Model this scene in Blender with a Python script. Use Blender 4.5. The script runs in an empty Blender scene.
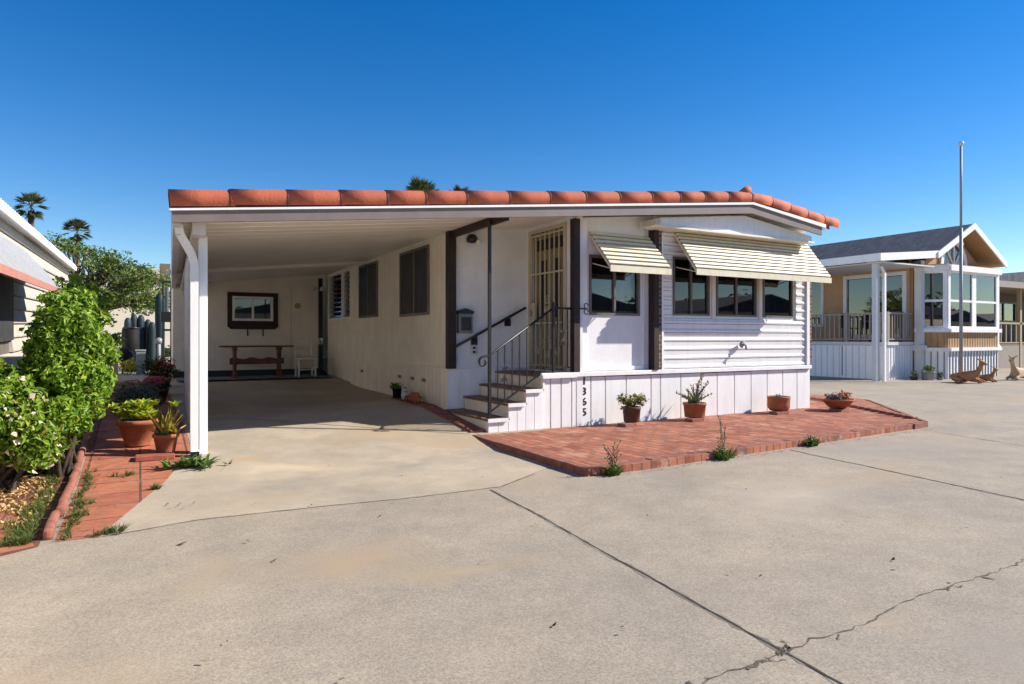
import bpy, bmesh, math, random
from mathutils import Vector, Matrix, noise
R = math.radians
scene = bpy.context.scene
col = scene.collection
random.seed(7)

# ------------------------------------------------------------------ survey helpers (metres; camera foot = origin, X along house fronts, Y into the lot)
CF, HZ, CH = 662.0, 338.0, 1.2
YAW = math.atan((512 - 140) / CF)
SN, CS = math.sin(YAW), math.cos(YAW)
def _ray(px, py):
    r = (px - 512) / CF
    return (SN + r * CS, CS - r * SN, -(py - HZ) / CF)
def G(px, py, z=0.0):
    d = _ray(px, py); t = (z - CH) / d[2]; return (d[0] * t, d[1] * t)
def PY(px, py, Y):
    d = _ray(px, py); t = Y / d[1]; return (d[0] * t, CH + d[2] * t)
def PX(px, py, X):
    d = _ray(px, py); t = X / d[0]; return (d[1] * t, CH + d[2] * t)

ROAD = -0.07
BREAKS = [(6.6, ROAD), (9.2, 0.18), (13.0, 0.20), (15.6, 0.33)]
def gz(x, y):
    if y <= 6.6: r = ROAD
    elif y >= 15.6: r = 0.33
    else:
        for (a, za), (b, zb) in zip(BREAKS, BREAKS[1:]):
            if a <= y <= b:
                r = za + (zb - za) * (y - a) / (b - a); break
    w = 1.0 if x < 4.6 else max(0.0, 1 - (x - 4.6) / 4.0)
    return ROAD + (r - ROAD) * w

# ------------------------------------------------------------------ object helpers
def tag(o, label=None, cat=None, group=None, kind=None):
    if label: o['label'] = label
    if cat: o['category'] = cat
    if group: o['group'] = group
    if kind: o['kind'] = kind
    return o
def thing(name, label, cat, loc=(0, 0, 0), rz=0.0, group=None):
    o = bpy.data.objects.new(name, None); col.objects.link(o)
    o.location = loc; o.rotation_euler = (0, 0, rz); o.empty_display_size = 0.2
    return tag(o, label, cat, group)
class MB:
    """collects shapes (world coordinates) into one mesh"""
    def __init__(s): s.bm = bmesh.new()
    def box(s, x0, x1, y0, y1, z0, z1):
        vs = [s.bm.verts.new(p) for p in ((x0,y0,z0),(x1,y0,z0),(x1,y1,z0),(x0,y1,z0),(x0,y0,z1),(x1,y0,z1),(x1,y1,z1),(x0,y1,z1))]
        for f in ((3,2,1,0),(4,5,6,7),(0,1,5,4),(1,2,6,5),(2,3,7,6),(3,0,4,7)): s.bm.faces.new([vs[i] for i in f])
        return s
    def obox(s, c, u, v, w):
        c, u, v, w = Vector(c), Vector(u), Vector(v), Vector(w)
        P = [c + a*u + b*v + d*w for d in (-.5,.5) for a, b in ((-.5,-.5),(.5,-.5),(.5,.5),(-.5,.5))]
        vs = [s.bm.verts.new(p) for p in P]
        for f in ((3,2,1,0),(4,5,6,7),(0,1,5,4),(1,2,6,5),(2,3,7,6),(3,0,4,7)): s.bm.faces.new([vs[i] for i in f])
        return s
    def bar(s, a, b, w, d=None, up=(0,0,1)):
        a, b = Vector(a), Vector(b); d = d or w
        t = b - a; tn = t.normalized(); up = Vector(up)
        if abs(tn.dot(up)) > .98: up = Vector((1,0,0))
        u = tn.cross(up).normalized(); v = u.cross(tn)
        return s.obox((a+b)/2, u*w, v*d, t)
    def prism(s, pts, axis, a, b):
        """polygon pts (two coords) extruded along axis from a to b"""
        def mk(p, k):
            if axis == 'y': return (p[0], k, p[1])
            if axis == 'x': return (k, p[0], p[1])
            return (p[0], p[1], k)
        lo = [s.bm.verts.new(mk(p, a)) for p in pts]; hi = [s.bm.verts.new(mk(p, b)) for p in pts]
        n = len(pts); s.bm.faces.new(lo); s.bm.faces.new(hi[::-1])
        for i in range(n): s.bm.faces.new((lo[i], hi[i], hi[(i+1)%n], lo[(i+1)%n]))
        return s
    def tube(s, pts, r, seg=8, cap=True):
        pts = [Vector(p) for p in pts]; n = len(pts)
        rr = r if isinstance(r, (list, tuple)) else [r]*n
        rings = []; ref = None
        for i, p in enumerate(pts):
            t = (pts[min(i+1,n-1)] - pts[max(i-1,0)]).normalized()
            if ref is None:
                ref = t.orthogonal().normalized()
            ref = (ref - t*ref.dot(t))
            ref = ref.normalized() if ref.length > 1e-6 else t.orthogonal().normalized()
            b = t.cross(ref)
            rings.append([s.bm.verts.new(p + (ref*math.cos(2*math.pi*k/seg) + b*math.sin(2*math.pi*k/seg))*rr[i]) for k in range(seg)])
        for A, B in zip(rings, rings[1:]):
            for k in range(seg): 
                f = s.bm.faces.new((A[k], A[(k+1)%seg], B[(k+1)%seg], B[k])); f.smooth = True
        if cap: s.bm.faces.new(rings[0][::-1]); s.bm.faces.new(rings[-1])
        return s
    def lathe(s, c, prof, seg=24, sx=1.0, sy=1.0):
        c = Vector(c); rings = []
        for r, z in prof:
            rings.append([s.bm.verts.new(c + Vector((r*sx*math.cos(2*math.pi*k/seg), r*sy*math.sin(2*math.pi*k/seg), z))) for k in range(seg)])
        for A, B in zip(rings, rings[1:]):
            for k in range(seg):
                f = s.bm.faces.new((A[k], A[(k+1)%seg], B[(k+1)%seg], B[k])); f.smooth = True
        s.bm.faces.new(rings[0][::-1]); s.bm.faces.new(rings[-1])
        return s
    def ball(s, c, rx, ry=None, rz=None, sub=2, jit=0.0):
        ry = ry or rx; rz = rz or rx
        g = bmesh.ops.create_icosphere(s.bm, subdivisions=sub, radius=1.0)
        for v in g['verts']:
            k = 1 + (noise.noise(v.co*1.7 + Vector(c)*3.1) * jit if jit else 0)
            v.co = Vector((v.co.x*rx*k, v.co.y*ry*k, v.co.z*rz*k)) + Vector(c)
            for f in v.link_faces: f.smooth = not jit
        return s
    def build(s, name, mat, parent=None, bevel=0.0, recalc=True, smooth=False):
        if recalc: bmesh.ops.recalc_face_normals(s.bm, faces=s.bm.faces)
        me = bpy.data.meshes.new(name)
        s.bm.to_mesh(me); s.bm.free()
        o = bpy.data.objects.new(name, me); col.objects.link(o)
        me.materials.append(mat)
        if smooth:
            for p in me.polygons: p.use_smooth = True
        if parent is not None:
            o.parent = parent
            o.matrix_parent_inverse = world(parent).inverted()
        if bevel:
            m = o.modifiers.new('bevel', 'BEVEL'); m.width = bevel; m.segments = 2; m.limit_method = 'ANGLE'
        return o
def world(o):
    m = Matrix.LocRotScale(o.location, o.rotation_euler, o.scale)
    return world(o.parent) @ o.matrix_parent_inverse @ m if o.parent else m
def kids(o): return [c for c in bpy.data.objects if c.parent == o]
def copy_tree(o, parent=None):
    c = o.copy(); col.objects.link(c)
    if parent is not None: c.parent = parent; c.matrix_parent_inverse = o.matrix_parent_inverse.copy()
    for ch in kids(o): copy_tree(ch, c)
    return c
def wall_holes(mb, axis, c0, c1, u0, u1, z0, z1, holes):
    us = sorted({u0, u1, *[h[0] for h in holes], *[h[1] for h in holes]}); zs = sorted({z0, z1, *[h[2] for h in holes], *[h[3] for h in holes]})
    us = [u for u in us if u0 <= u <= u1]; zs = [z for z in zs if z0 <= z <= z1]
    for a, b in zip(us, us[1:]):
        run = None
        for e, f in zip(zs, zs[1:]):
            m, n = (a+b)/2, (e+f)/2
            inside = any(h[0] < m < h[1] and h[2] < n < h[3] for h in holes)
            if not inside: run = [run[0], f] if run else [e, f]
            if (inside or f == zs[-1]) and run:
                if axis == 'y': mb.box(a, b, c0, c1, run[0], run[1])
                else: mb.box(c0, c1, a, b, run[0], run[1])
                run = None
    return mb

# ------------------------------------------------------------------ materials
def mat(name, color, rough=0.6, var=0.0, vscale=4.0, color2=None, bump=0.0, bscale=60.0, metal=0.0, spec=0.4, detail=6, c2lo=.4, c2hi=.65, streak=0.0):
    m = bpy.data.materials.new(name); m.use_nodes = True
    nt = m.node_tree; N = nt.nodes; L = nt.links; P = N['Principled BSDF']
    P.inputs['Roughness'].default_value = rough; P.inputs['Metallic'].default_value = metal
    P.inputs['Specular IOR Level'].default_value = spec
    tc = N.new('ShaderNodeTexCoord')
    c = (*color, 1); P.inputs['Base Color'].default_value = c
    out = None
    if color2 or var:
        nz = N.new('ShaderNodeTexNoise'); nz.inputs['Scale'].default_value = vscale; nz.inputs['Detail'].default_value = detail
        nz.inputs['Roughness'].default_value = .6
        L.new(tc.outputs['Object'], nz.inputs['Vector'])
        rp = N.new('ShaderNodeValToRGB'); L.new(nz.outputs['Fac'], rp.inputs['Fac'])
        rp.color_ramp.elements[0].position = c2lo; rp.color_ramp.elements[1].position = c2hi
        k = 1 - var
        rp.color_ramp.elements[0].color = (*(color2 or [v*k for v in color]), 1)
        rp.color_ramp.elements[1].color = c
        L.new(rp.outputs['Color'], P.inputs['Base Color']); out = rp.outputs['Color']
    if streak:      # rain streaks and dust drawn down the paint
        mp = N.new('ShaderNodeMapping'); mp.inputs['Scale'].default_value = (7, 7, .7); L.new(tc.outputs['Object'], mp.inputs[0])
        n2 = N.new('ShaderNodeTexNoise'); n2.inputs['Scale'].default_value = 1.6; n2.inputs['Detail'].default_value = 8; n2.inputs['Roughness'].default_value = .7; L.new(mp.outputs[0], n2.inputs['Vector'])
        r2 = N.new('ShaderNodeValToRGB'); r2.color_ramp.elements[0].position = .30; r2.color_ramp.elements[1].position = .56
        r2.color_ramp.elements[0].color = (1-streak, 1-streak*1.1, 1-streak*1.35, 1); r2.color_ramp.elements[1].color = (1, 1, 1, 1); L.new(n2.outputs['Fac'], r2.inputs[0])
        mx = N.new('ShaderNodeMix'); mx.data_type = 'RGBA'; mx.blend_type = 'MULTIPLY'; mx.inputs[0].default_value = 1
        if out: L.new(out, mx.inputs[6])
        else: mx.inputs[6].default_value = c
        L.new(r2.outputs[0], mx.inputs[7]); L.new(mx.outputs[2], P.inputs['Base Color'])
    if bump:
        nb = N.new('ShaderNodeTexNoise'); nb.inputs['Scale'].default_value = bscale; nb.inputs['Detail'].default_value = 5
        L.new(tc.outputs['Object'], nb.inputs['Vector'])
        bp = N.new('ShaderNodeBump'); bp.inputs['Strength'].default_value = bump; bp.inputs['Distance'].default_value = .01
        L.new(nb.outputs['Fac'], bp.inputs['Height']); L.new(bp.outputs['Normal'], P.inputs['Normal'])
    m['_'] = 0
    return m
def leafmat(name, c1, c2, c3=None, rough=.5, trans=.25):
    m = bpy.data.materials.new(name); m.use_nodes = True
    nt = m.node_tree; N = nt.nodes; L = nt.links; P = N['Principled BSDF']
    ge = N.new('ShaderNodeNewGeometry'); rp = N.new('ShaderNodeValToRGB'); L.new(ge.outputs['Random Per Island'], rp.inputs['Fac'])
    rp.color_ramp.elements[0].color = (*c1, 1); rp.color_ramp.elements[1].color = (*c2, 1)
    if c3:
        e = rp.color_ramp.elements.new(.93); e.color = (*c2, 1); rp.color_ramp.elements[2].color = (*c3, 1)
    L.new(rp.outputs['Color'], P.inputs['Base Color']); P.inputs['Roughness'].default_value = rough
    P.inputs['Specular IOR Level'].default_value = .35
    tr = N.new('ShaderNodeBsdfTranslucent'); L.new(rp.outputs['Color'], tr.inputs['Color'])
    mx = N.new('ShaderNodeMixShader'); mx.inputs[0].default_value = trans
    L.new(P.outputs[0], mx.inputs[1]); L.new(tr.outputs[0], mx.inputs[2]); L.new(mx.outputs[0], N['Material Output'].inputs['Surface'])
    return m
def glassmat(name, tint=.45, ior=1.55):
    m = bpy.data.materials.new(name); m.use_nodes = True
    nt = m.node_tree; N = nt.nodes; L = nt.links; N.remove(N['Principled BSDF'])
    fr = N.new('ShaderNodeFresnel'); fr.inputs['IOR'].default_value = ior
    mul = N.new('ShaderNodeMath'); mul.operation = 'MULTIPLY'; mul.inputs[1].default_value = 1.9; mul.use_clamp = True
    L.new(fr.outputs[0], mul.inputs[0])
    tr = N.new('ShaderNodeBsdfTransparent'); tr.inputs[0].default_value = (tint, tint, tint*1.03, 1)
    gl = N.new('ShaderNodeBsdfGlossy'); gl.inputs['Roughness'].default_value = .015
    mx = N.new('ShaderNodeMixShader'); L.new(mul.outputs[0], mx.inputs[0]); L.new(tr.outputs[0], mx.inputs[1]); L.new(gl.outputs[0], mx.inputs[2])
    L.new(mx.outputs[0], N['Material Output'].inputs['Surface'])
    return m
def concrete(name, base, stain, dark, speckle=.35, rust=None, aggscale=120, spots_at=()):
    m = bpy.data.materials.new(name); m.use_nodes = True
    nt = m.node_tree; N = nt.nodes; L = nt.links; P = N['Principled BSDF']; P.inputs['Roughness'].default_value = .85
    P.inputs['Specular IOR Level'].default_value = .25
    tc = N.new('ShaderNodeTexCoord')
    def nz(s, d=5, ro=.6, dist=0.0):
        n = N.new('ShaderNodeTexNoise'); n.inputs['Scale'].default_value = s; n.inputs['Detail'].default_value = d
        n.inputs['Roughness'].default_value = ro; n.inputs['Distortion'].default_value = dist
        L.new(tc.outputs['Object'], n.inputs['Vector']); return n.outputs['Fac']
    def ramp(src, a, b, ca, cb):
        r = N.new('ShaderNodeValToRGB'); r.color_ramp.elements[0].position = a; r.color_ramp.elements[1].position = b
        r.color_ramp.elements[0].color = (*ca, 1); r.color_ramp.elements[1].color = (*cb, 1); L.new(src, r.inputs[0]); return r.outputs[0]
    def mix(kind, f, a, b):
        x = N.new('ShaderNodeMix'); x.data_type = 'RGBA'; x.blend_type = kind
        if isinstance(f, (int, float)): x.inputs[0].default_value = f
        else: L.new(f, x.inputs[0])
        for s, v in ((x.inputs[6], a), (x.inputs[7], b)):
            if isinstance(v, tuple): s.default_value = (*v, 1)
            else: L.new(v, s)
        return x.outputs[2]
    big = ramp(nz(.55, 6, .62, .5), .38, .66, stain, base)
    mid = ramp(nz(3.2, 7, .7), .35, .7, (.86,)*3, (1.06,)*3)
    c = mix('MULTIPLY', 1.0, big, mid)
    fine = ramp(nz(aggscale, 3, .75), .36, .62, (1-speckle,)*3, (1.1,)*3)
    c = mix('MULTIPLY', 1.0, c, fine)
    spots = ramp(nz(1.1, 8, .8, .3), .66, .78, (0, 0, 0), (1, 1, 1))
    c = mix('MIX', spots, c, mix('MULTIPLY', 1.0, c, dark))
    if rust:
        rs = ramp(nz(.42, 4, .5, 1.2), .54, .68, (0, 0, 0), (.7, .7, .7))
        c = mix('MIX', rs, c, rust)
    for (sx, sy, ax, ay, rot, colr, amt) in spots_at:      # old rust and oil stains in the slab
        mp = N.new('ShaderNodeMapping'); mp.vector_type = 'TEXTURE'; mp.inputs['Location'].default_value = (sx, sy, ROAD); mp.inputs['Rotation'].default_value = (0, 0, rot); mp.inputs['Scale'].default_value = (ax, ay, 1)
        nd = N.new('ShaderNodeTexNoise'); nd.inputs['Scale'].default_value = 2.2; nd.inputs['Detail'].default_value = 7; L.new(tc.outputs['Object'], nd.inputs['Vector'])
        va = N.new('ShaderNodeVectorMath'); va.operation = 'MULTIPLY_ADD'; va.inputs[1].default_value = (1.0, 1.0, 0); L.new(nd.outputs['Color'], va.inputs[0]); L.new(tc.outputs['Object'], va.inputs[2])
        vs_ = N.new('ShaderNodeVectorMath'); vs_.operation = 'SUBTRACT'; vs_.inputs[1].default_value = (.5, .5, 0); L.new(va.outputs[0], vs_.inputs[0]); L.new(vs_.outputs[0], mp.inputs[0])
        gr = N.new('ShaderNodeTexGradient'); gr.gradient_type = 'QUADRATIC_SPHERE'; L.new(mp.outputs[0], gr.inputs[0])
        ml = N.new('ShaderNodeMath'); ml.operation = 'MULTIPLY'; ml.inputs[1].default_value = amt; ml.use_clamp = True; L.new(gr.outputs['Fac'], ml.inputs[0])
        c = mix('MIX', ml.outputs[0], c, colr)
    L.new(c, P.inputs['Base Color'])
    b = N.new('ShaderNodeBump'); b.inputs['Strength'].default_value = .35; b.inputs['Distance'].default_value = .004
    L.new(nz(aggscale, 4, .7), b.inputs['Height']); L.new(b.outputs[0], P.inputs['Normal'])
    return m
def brickmat(name, c1, c2, mortar, bw, bh, msize, rotz=0.0, worn=None, offset=.5, plane='xy'):
    m = bpy.data.materials.new(name); m.use_nodes = True
    nt = m.node_tree; N = nt.nodes; L = nt.links; P = N['Principled BSDF']; P.inputs['Roughness'].default_value = .85
    P.inputs['Specular IOR Level'].default_value = .2
    tc = N.new('ShaderNodeTexCoord'); mp = N.new('ShaderNodeMapping'); mp.inputs['Rotation'].default_value = (R(90) if plane == 'xz' else 0, 0, rotz)
    L.new(tc.outputs['Object'], mp.inputs[0])
    br = N.new('ShaderNodeTexBrick'); L.new(mp.outputs[0], br.inputs['Vector'])
    br.inputs['Color1'].default_value = (*c1, 1); br.inputs['Color2'].default_value = (*c2, 1); br.inputs['Mortar'].default_value = (*mortar, 1)
    br.inputs['Scale'].default_value = 1.0; br.inputs['Brick Width'].default_value = bw; br.inputs['Row Height'].default_value = bh
    br.inputs['Mortar Size'].default_value = msize; br.inputs['Mortar Smooth'].default_value = .3; br.offset = offset
    nz = N.new('ShaderNodeTexNoise'); nz.inputs['Scale'].default_value = 9; nz.inputs['Detail'].default_value = 8; nz.inputs['Roughness'].default_value = .7
    L.new(tc.outputs['Object'], nz.inputs['Vector'])
    r = N.new('ShaderNodeValToRGB'); r.color_ramp.elements[0].position = .3; r.color_ramp.elements[1].position = .7
    r.color_ramp.elements[0].color = (.68, .68, .7, 1); r.color_ramp.elements[1].color = (1.15, 1.12, 1.1, 1); L.new(nz.outputs['Fac'], r.inputs[0])
    x = N.new('ShaderNodeMix'); x.data_type = 'RGBA'; x.blend_type = 'MULTIPLY'; x.inputs[0].default_value = 1
    L.new(br.outputs['Color'], x.inputs[6]); L.new(r.outputs[0], x.inputs[7]); last = x.outputs[2]
    if worn:
        nw = N.new('ShaderNodeTexNoise'); nw.inputs['Scale'].default_value = 2.6; nw.inputs['Detail'].default_value = 9; nw.inputs['Roughness'].default_value = .78
        L.new(mp.outputs[0], nw.inputs['Vector'])
        rw = N.new('ShaderNodeValToRGB'); rw.color_ramp.elements[0].position = .53; rw.color_ramp.elements[1].position = .66
        rw.color_ramp.elements[1].color = (.7, .7, .7, 1); L.new(nw.outputs['Fac'], rw.inputs[0])
        y = N.new('ShaderNodeMix'); y.data_type = 'RGBA'; L.new(rw.outputs[0], y.inputs[0]); L.new(last, y.inputs[6]); y.inputs[7].default_value = (*worn, 1); last = y.outputs[2]
    L.new(last, P.inputs['Base Color'])
    b = N.new('ShaderNodeBump'); b.inputs['Strength'].default_value = .6; b.inputs['Distance'].default_value = .006; b.invert = True
    L.new(br.outputs['Fac'], b.inputs['Height']); L.new(b.outputs[0], P.inputs['Normal'])
    return m

M = {}
M['white'] = mat('white_paint', (.84, .84, .84), .55, .06, 2.5, bump=.12, bscale=9, streak=.09)
M['stucco'] = mat('white_stucco', (.80, .80, .80), .85, .08, 3, bump=.55, bscale=90, streak=.06)
M['cream'] = mat('cream_wall_paint', (.84, .77, .65), .7, .1, 3, bump=.12, bscale=60, streak=.10)
M['ceiling'] = mat('cream_ceiling_panel', (.86, .83, .75), .5, .06, 1.2)
M['awning'] = mat('cream_awning_metal', (.76, .69, .52), .45, .08, 5, streak=.12)
M['brown'] = mat('dark_brown_trim', (.032, .017, .013), .6, .3, 8, bump=.1)
M['fascia'] = mat('taupe_fascia', (.21, .17, .155), .5, .15, 3)
M['greyframe'] = mat('bronze_window_frame', (.16, .14, .12), .45, .2, 6)
M['screen'] = mat('dark_window_screen', (.05, .05, .05), .7, .3, 5)
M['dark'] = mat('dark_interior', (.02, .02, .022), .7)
M['interior'] = mat('interior_wall', (.32, .28, .24), .8, .1, 2)
M['doorbeige'] = mat('beige_door_metal', (.56, .49, .35), .5, .1, 5)
M['curtain'] = mat('curtain_cloth', (.55, .5, .44), .9, .25, 9)
M['darkcurtain'] = mat('dark_curtain_cloth', (.10, .09, .09), .9, .3, 9)
M['glass'] = glassmat('window_glass')
M['glassdark'] = glassmat('tinted_window_glass', .25, 1.7)
M['iron'] = mat('black_iron', (.016, .016, .018), .4, .3, 20, spec=.5)
M['tile'] = mat('terracotta_barrel_tile', (.50, .125, .06), .8, .35, 3, bump=.5, bscale=45, color2=(.43, .105, .053), streak=.12)
M['tiledark'] = mat('dark_tile_joint', (.08, .02, .015), .8)  # dark ring at each tile seam
M['terracotta'] = mat('terracotta_pot', (.42, .15, .065), .8, .3, 9, bump=.2, color2=(.30, .10, .05))
M['brownpot'] = mat('dark_clay_pot', (.12, .065, .045), .7, .3, 12, bump=.2)
M['soil'] = mat('potting_soil', (.045, .03, .02), .95, .4, 30, bump=.5)
M['tread'] = mat('worn_brown_tread', (.13, .07, .045), .75, .4, 14, color2=(.22, .14, .10), bump=.2)
M['wood'] = mat('varnished_wood', (.17, .06, .022), .4, .4, 10, color2=(.09, .03, .012))
M['whitechair'] = mat('cream_painted_wood', (.7, .68, .6), .5, .1, 6)
M['steel'] = mat('galvanised_steel', (.30, .31, .33), .6, .15, 12, metal=.2)
M['grey'] = mat('grey_metal', (.2, .22, .24), .5, .2, 8)
M['shingle'] = brickmat('grey_roof_shingles', (.085, .095, .115), (.13, .14, .16), (.06, .065, .08), .3, .13, .006)
M['tan'] = mat('tan_siding', (.42, .255, .13), .75, .12, 3, bump=.2)
M['tandark'] = mat('brown_clapboard', (.20, .15, .10), .75, .15, 3)
M['greige'] = mat('greige_rail_paint', (.33, .28, .24), .6, .1, 5)
M['greywhite'] = mat('pale_grey_paint', (.62, .62, .62), .55, .08, 3)
M['deer'] = mat('brown_deer_paint', (.46, .22, .09), .7, .3, 9, color2=(.30, .13, .055))
M['deerlight'] = mat('pale_deer_paint', (.55, .38, .22), .7, .25, 9)
M['bark'] = mat('tree_bark', (.11, .08, .055), .9, .4, 12, bump=.6, bscale=25)
M['palmbark'] = mat('palm_bark', (.14, .105, .07), .9, .4, 14, bump=.6, bscale=20)
M['cactus'] = mat('blue_green_cactus', (.014, .036, .045), .6, .35, 8, bump=.2)
M['block'] = mat('grey_concrete_block', (.30, .32, .31), .9, .2, 10, bump=.3)
M['farwall'] = mat('cream_plaster_wall', (.72, .64, .50), .9, .08, 1.2)
M['rock'] = mat('dark_red_rock', (.12, .055, .045), .85, .4, 8, bump=.5)
M['pinktrim'] = mat('faded_pink_trim', (.50, .22, .17), .6, .15, 4)
M['curb'] = mat('red_painted_edging', (.36, .135, .09), .85, .35, 9, color2=(.22, .085, .06), bump=.3)
M['rug'] = mat('blue_grey_mat', (.075, .085, .105), .9, .5, 7, color2=(.20, .22, .25), bump=.2)
M['black'] = mat('black_plastic', (.012, .012, .013), .7, spec=.2)
M['driedleaf'] = mat('dry_leaf', (.10, .06, .02), .8)
M['brickedge'] = mat('brick_edge_face', (.30, .12, .085), .9, .35, 11, color2=(.2, .08, .06), bump=.4)
M['paver'] = mat('loose_red_paver', (.38, .11, .07), .85, .3, 12, bump=.3)
M['street'] = concrete('street_concrete', (.41, .345, .265), (.335, .29, .235), (.74, .73, .74), .32, rust=(.36, .275, .19), aggscale=95, spots_at=[(1.05, 3.75, .75, .55, .3, (.35, .27, .185), 1.1), (1.55, 3.3, .9, .3, -.5, (.35, .28, .19), 1.1), (.35, 3.9, .4, .5, 0, (.35, .28, .195), 1.0), (4.9, 1.2, .9, .5, 0, (.20, .19, .19), 1.2), (2.9, 1.2, 1.0, .5, .2, (.27, .24, .21), 1.0), (-.4, 2.6, .9, .8, 0, (.36, .27, .18), .9), (4.6, 3.6, 1.5, .8, .4, (.43, .36, .28), 1.0), (7.5, 4.5, 2.0, 1.0, 0, (.31, .275, .235), .9)])
M['drive'] = concrete('driveway_concrete', (.47, .395, .30), (.36, .31, .245), (.72, .70, .68), .16, rust=(.38, .29, .19), aggscale=140, spots_at=[(1.2, 6.6, 1.3, .5, -.1, (.50, .41, .29), 1.2), (2.3, 6.2, .9, .35, .2, (.30, .27, .23), 1.2), (2.0, 7.6, 1.6, .35, -.2, (.33, .27, .20), 1.1), (.9, 7.2, .5, .4, 0, (.42, .29, .17), 1.0), (2.2, 10.5, 1.3, 2.0, 0, (.25, .22, .19), 1.0)])
M['joint'] = mat('dark_joint_filler', (.055, .045, .04), .95, .5, 30)
M['jointlight'] = mat('worn_concrete_edge', (.31, .27, .215), .95, .5, 6)
M['brick'] = brickmat('worn_red_brick_paving', (.46, .18, .105), (.27, .09, .055), (.20, .11, .085), .24, .12, .012, R(90), worn=(.50, .34, .27))
M['redpath'] = brickmat('red_square_pavers', (.43, .165, .095), (.36, .125, .075), (.14, .075, .055), .42, .42, .011, 0, offset=0, worn=(.40, .19, .13))
M['bed'] = mat('red_bed_soil', (.20, .085, .05), .95, .4, 12, color2=(.11, .05, .035), bump=.8, bscale=30)
M['brickstrip'] = brickmat('brick_trim_strip', (.16, .085, .06), (.10, .05, .04), (.33, .29, .26), .19, .065, .008, 0, plane='xz')

# ------------------------------------------------------------------ foliage generators
def leaf_mesh(name, blobs, n, size, m, parent=None, seed=1, aspect=.45, up=.3, shell=.45, curl=.15):
    rnd = random.Random(seed); verts = []; faces = []
    wts = [b[3]*b[4]*b[5] for b in blobs]
    for _ in range(n):
        b = rnd.choices(blobs, wts)[0]
        d = Vector((rnd.gauss(0,1), rnd.gauss(0,1), rnd.gauss(0,1))).normalized()
        q = noise.noise(Vector((d.x*1.9 + b[0]*3, d.y*1.9 + b[1]*3, d.z*1.9 + b[2]*3)))
        rr = rnd.random()**shell * (1 + .35*q)
        c = Vector((b[0] + d.x*b[3]*rr, b[1] + d.y*b[4]*rr, b[2] + d.z*b[5]*rr))
        nrm = (d*.7 + Vector((rnd.gauss(0,.6), rnd.gauss(0,.6), rnd.gauss(0,.6) + up))).normalized()
        t = nrm.orthogonal().normalized(); t = (Matrix.Rotation(rnd.uniform(0, 6.283), 3, nrm) @ t)
        s = size*rnd.uniform(.4, 1.4); w = nrm.cross(t)*s*aspect*.5
        k = len(verts)
        verts += [c - t*s*.5, c + w + nrm*s*curl, c + t*s*.5, c - w + nrm*s*curl]
        faces += [(k, k+1, k+2), (k, k+2, k+3)]
    me = bpy.data.meshes.new(name); me.from_pydata([tuple(v) for v in verts], [], faces); me.materials.append(m)
    o = bpy.data.objects.new(name, me); col.objects.link(o)
    if parent is not None: o.parent = parent; o.matrix_parent_inverse = world(parent).inverted()
    return o
def blades(name, spots, m, parent=None, n=20, ln=.2, w=.02, seed=1, spread=.9, droop=.4, segs=3, thick=False):
    """strap leaves rising from spots and bending outward"""
    rnd = random.Random(seed); V = []; F = []
    for (x, y, z) in spots:
        for _ in range(n):
            a = rnd.uniform(0, 6.283); L_ = ln*rnd.uniform(.6, 1.15); sp = spread*rnd.uniform(.25, 1)
            p = Vector((x + rnd.gauss(0, .01), y + rnd.gauss(0, .01), z)); d = Vector((math.cos(a)*sp, math.sin(a)*sp, 1)).normalized()
            side = Vector((-math.sin(a), math.cos(a), 0)); k = len(V)
            for s in range(segs+1):
                f = s/segs; ww = w*(1 - f**1.6)*.5 + .0006
                mid = p + Vector((0, 0, -w*.35 if thick else 0))
                V += [p + side*ww, mid - Vector((0,0,.25*ww)), p - side*ww]
                p = p + d*L_/segs; d = (d + Vector((math.cos(a), math.sin(a), -.6))*droop/segs).normalized()
            for s in range(segs):
                q = k + s*3
                F += [(q, q+1, q+4, q+3), (q+1, q+2, q+5, q+4)]
    me = bpy.data.meshes.new(name); me.from_pydata([tuple(v) for v in V], [], F); me.materials.append(m)
    o = bpy.data.objects.new(name, me); col.objects.link(o)
    if parent is not None: o.parent = parent; o.matrix_parent_inverse = world(parent).inverted()
    return o

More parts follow.
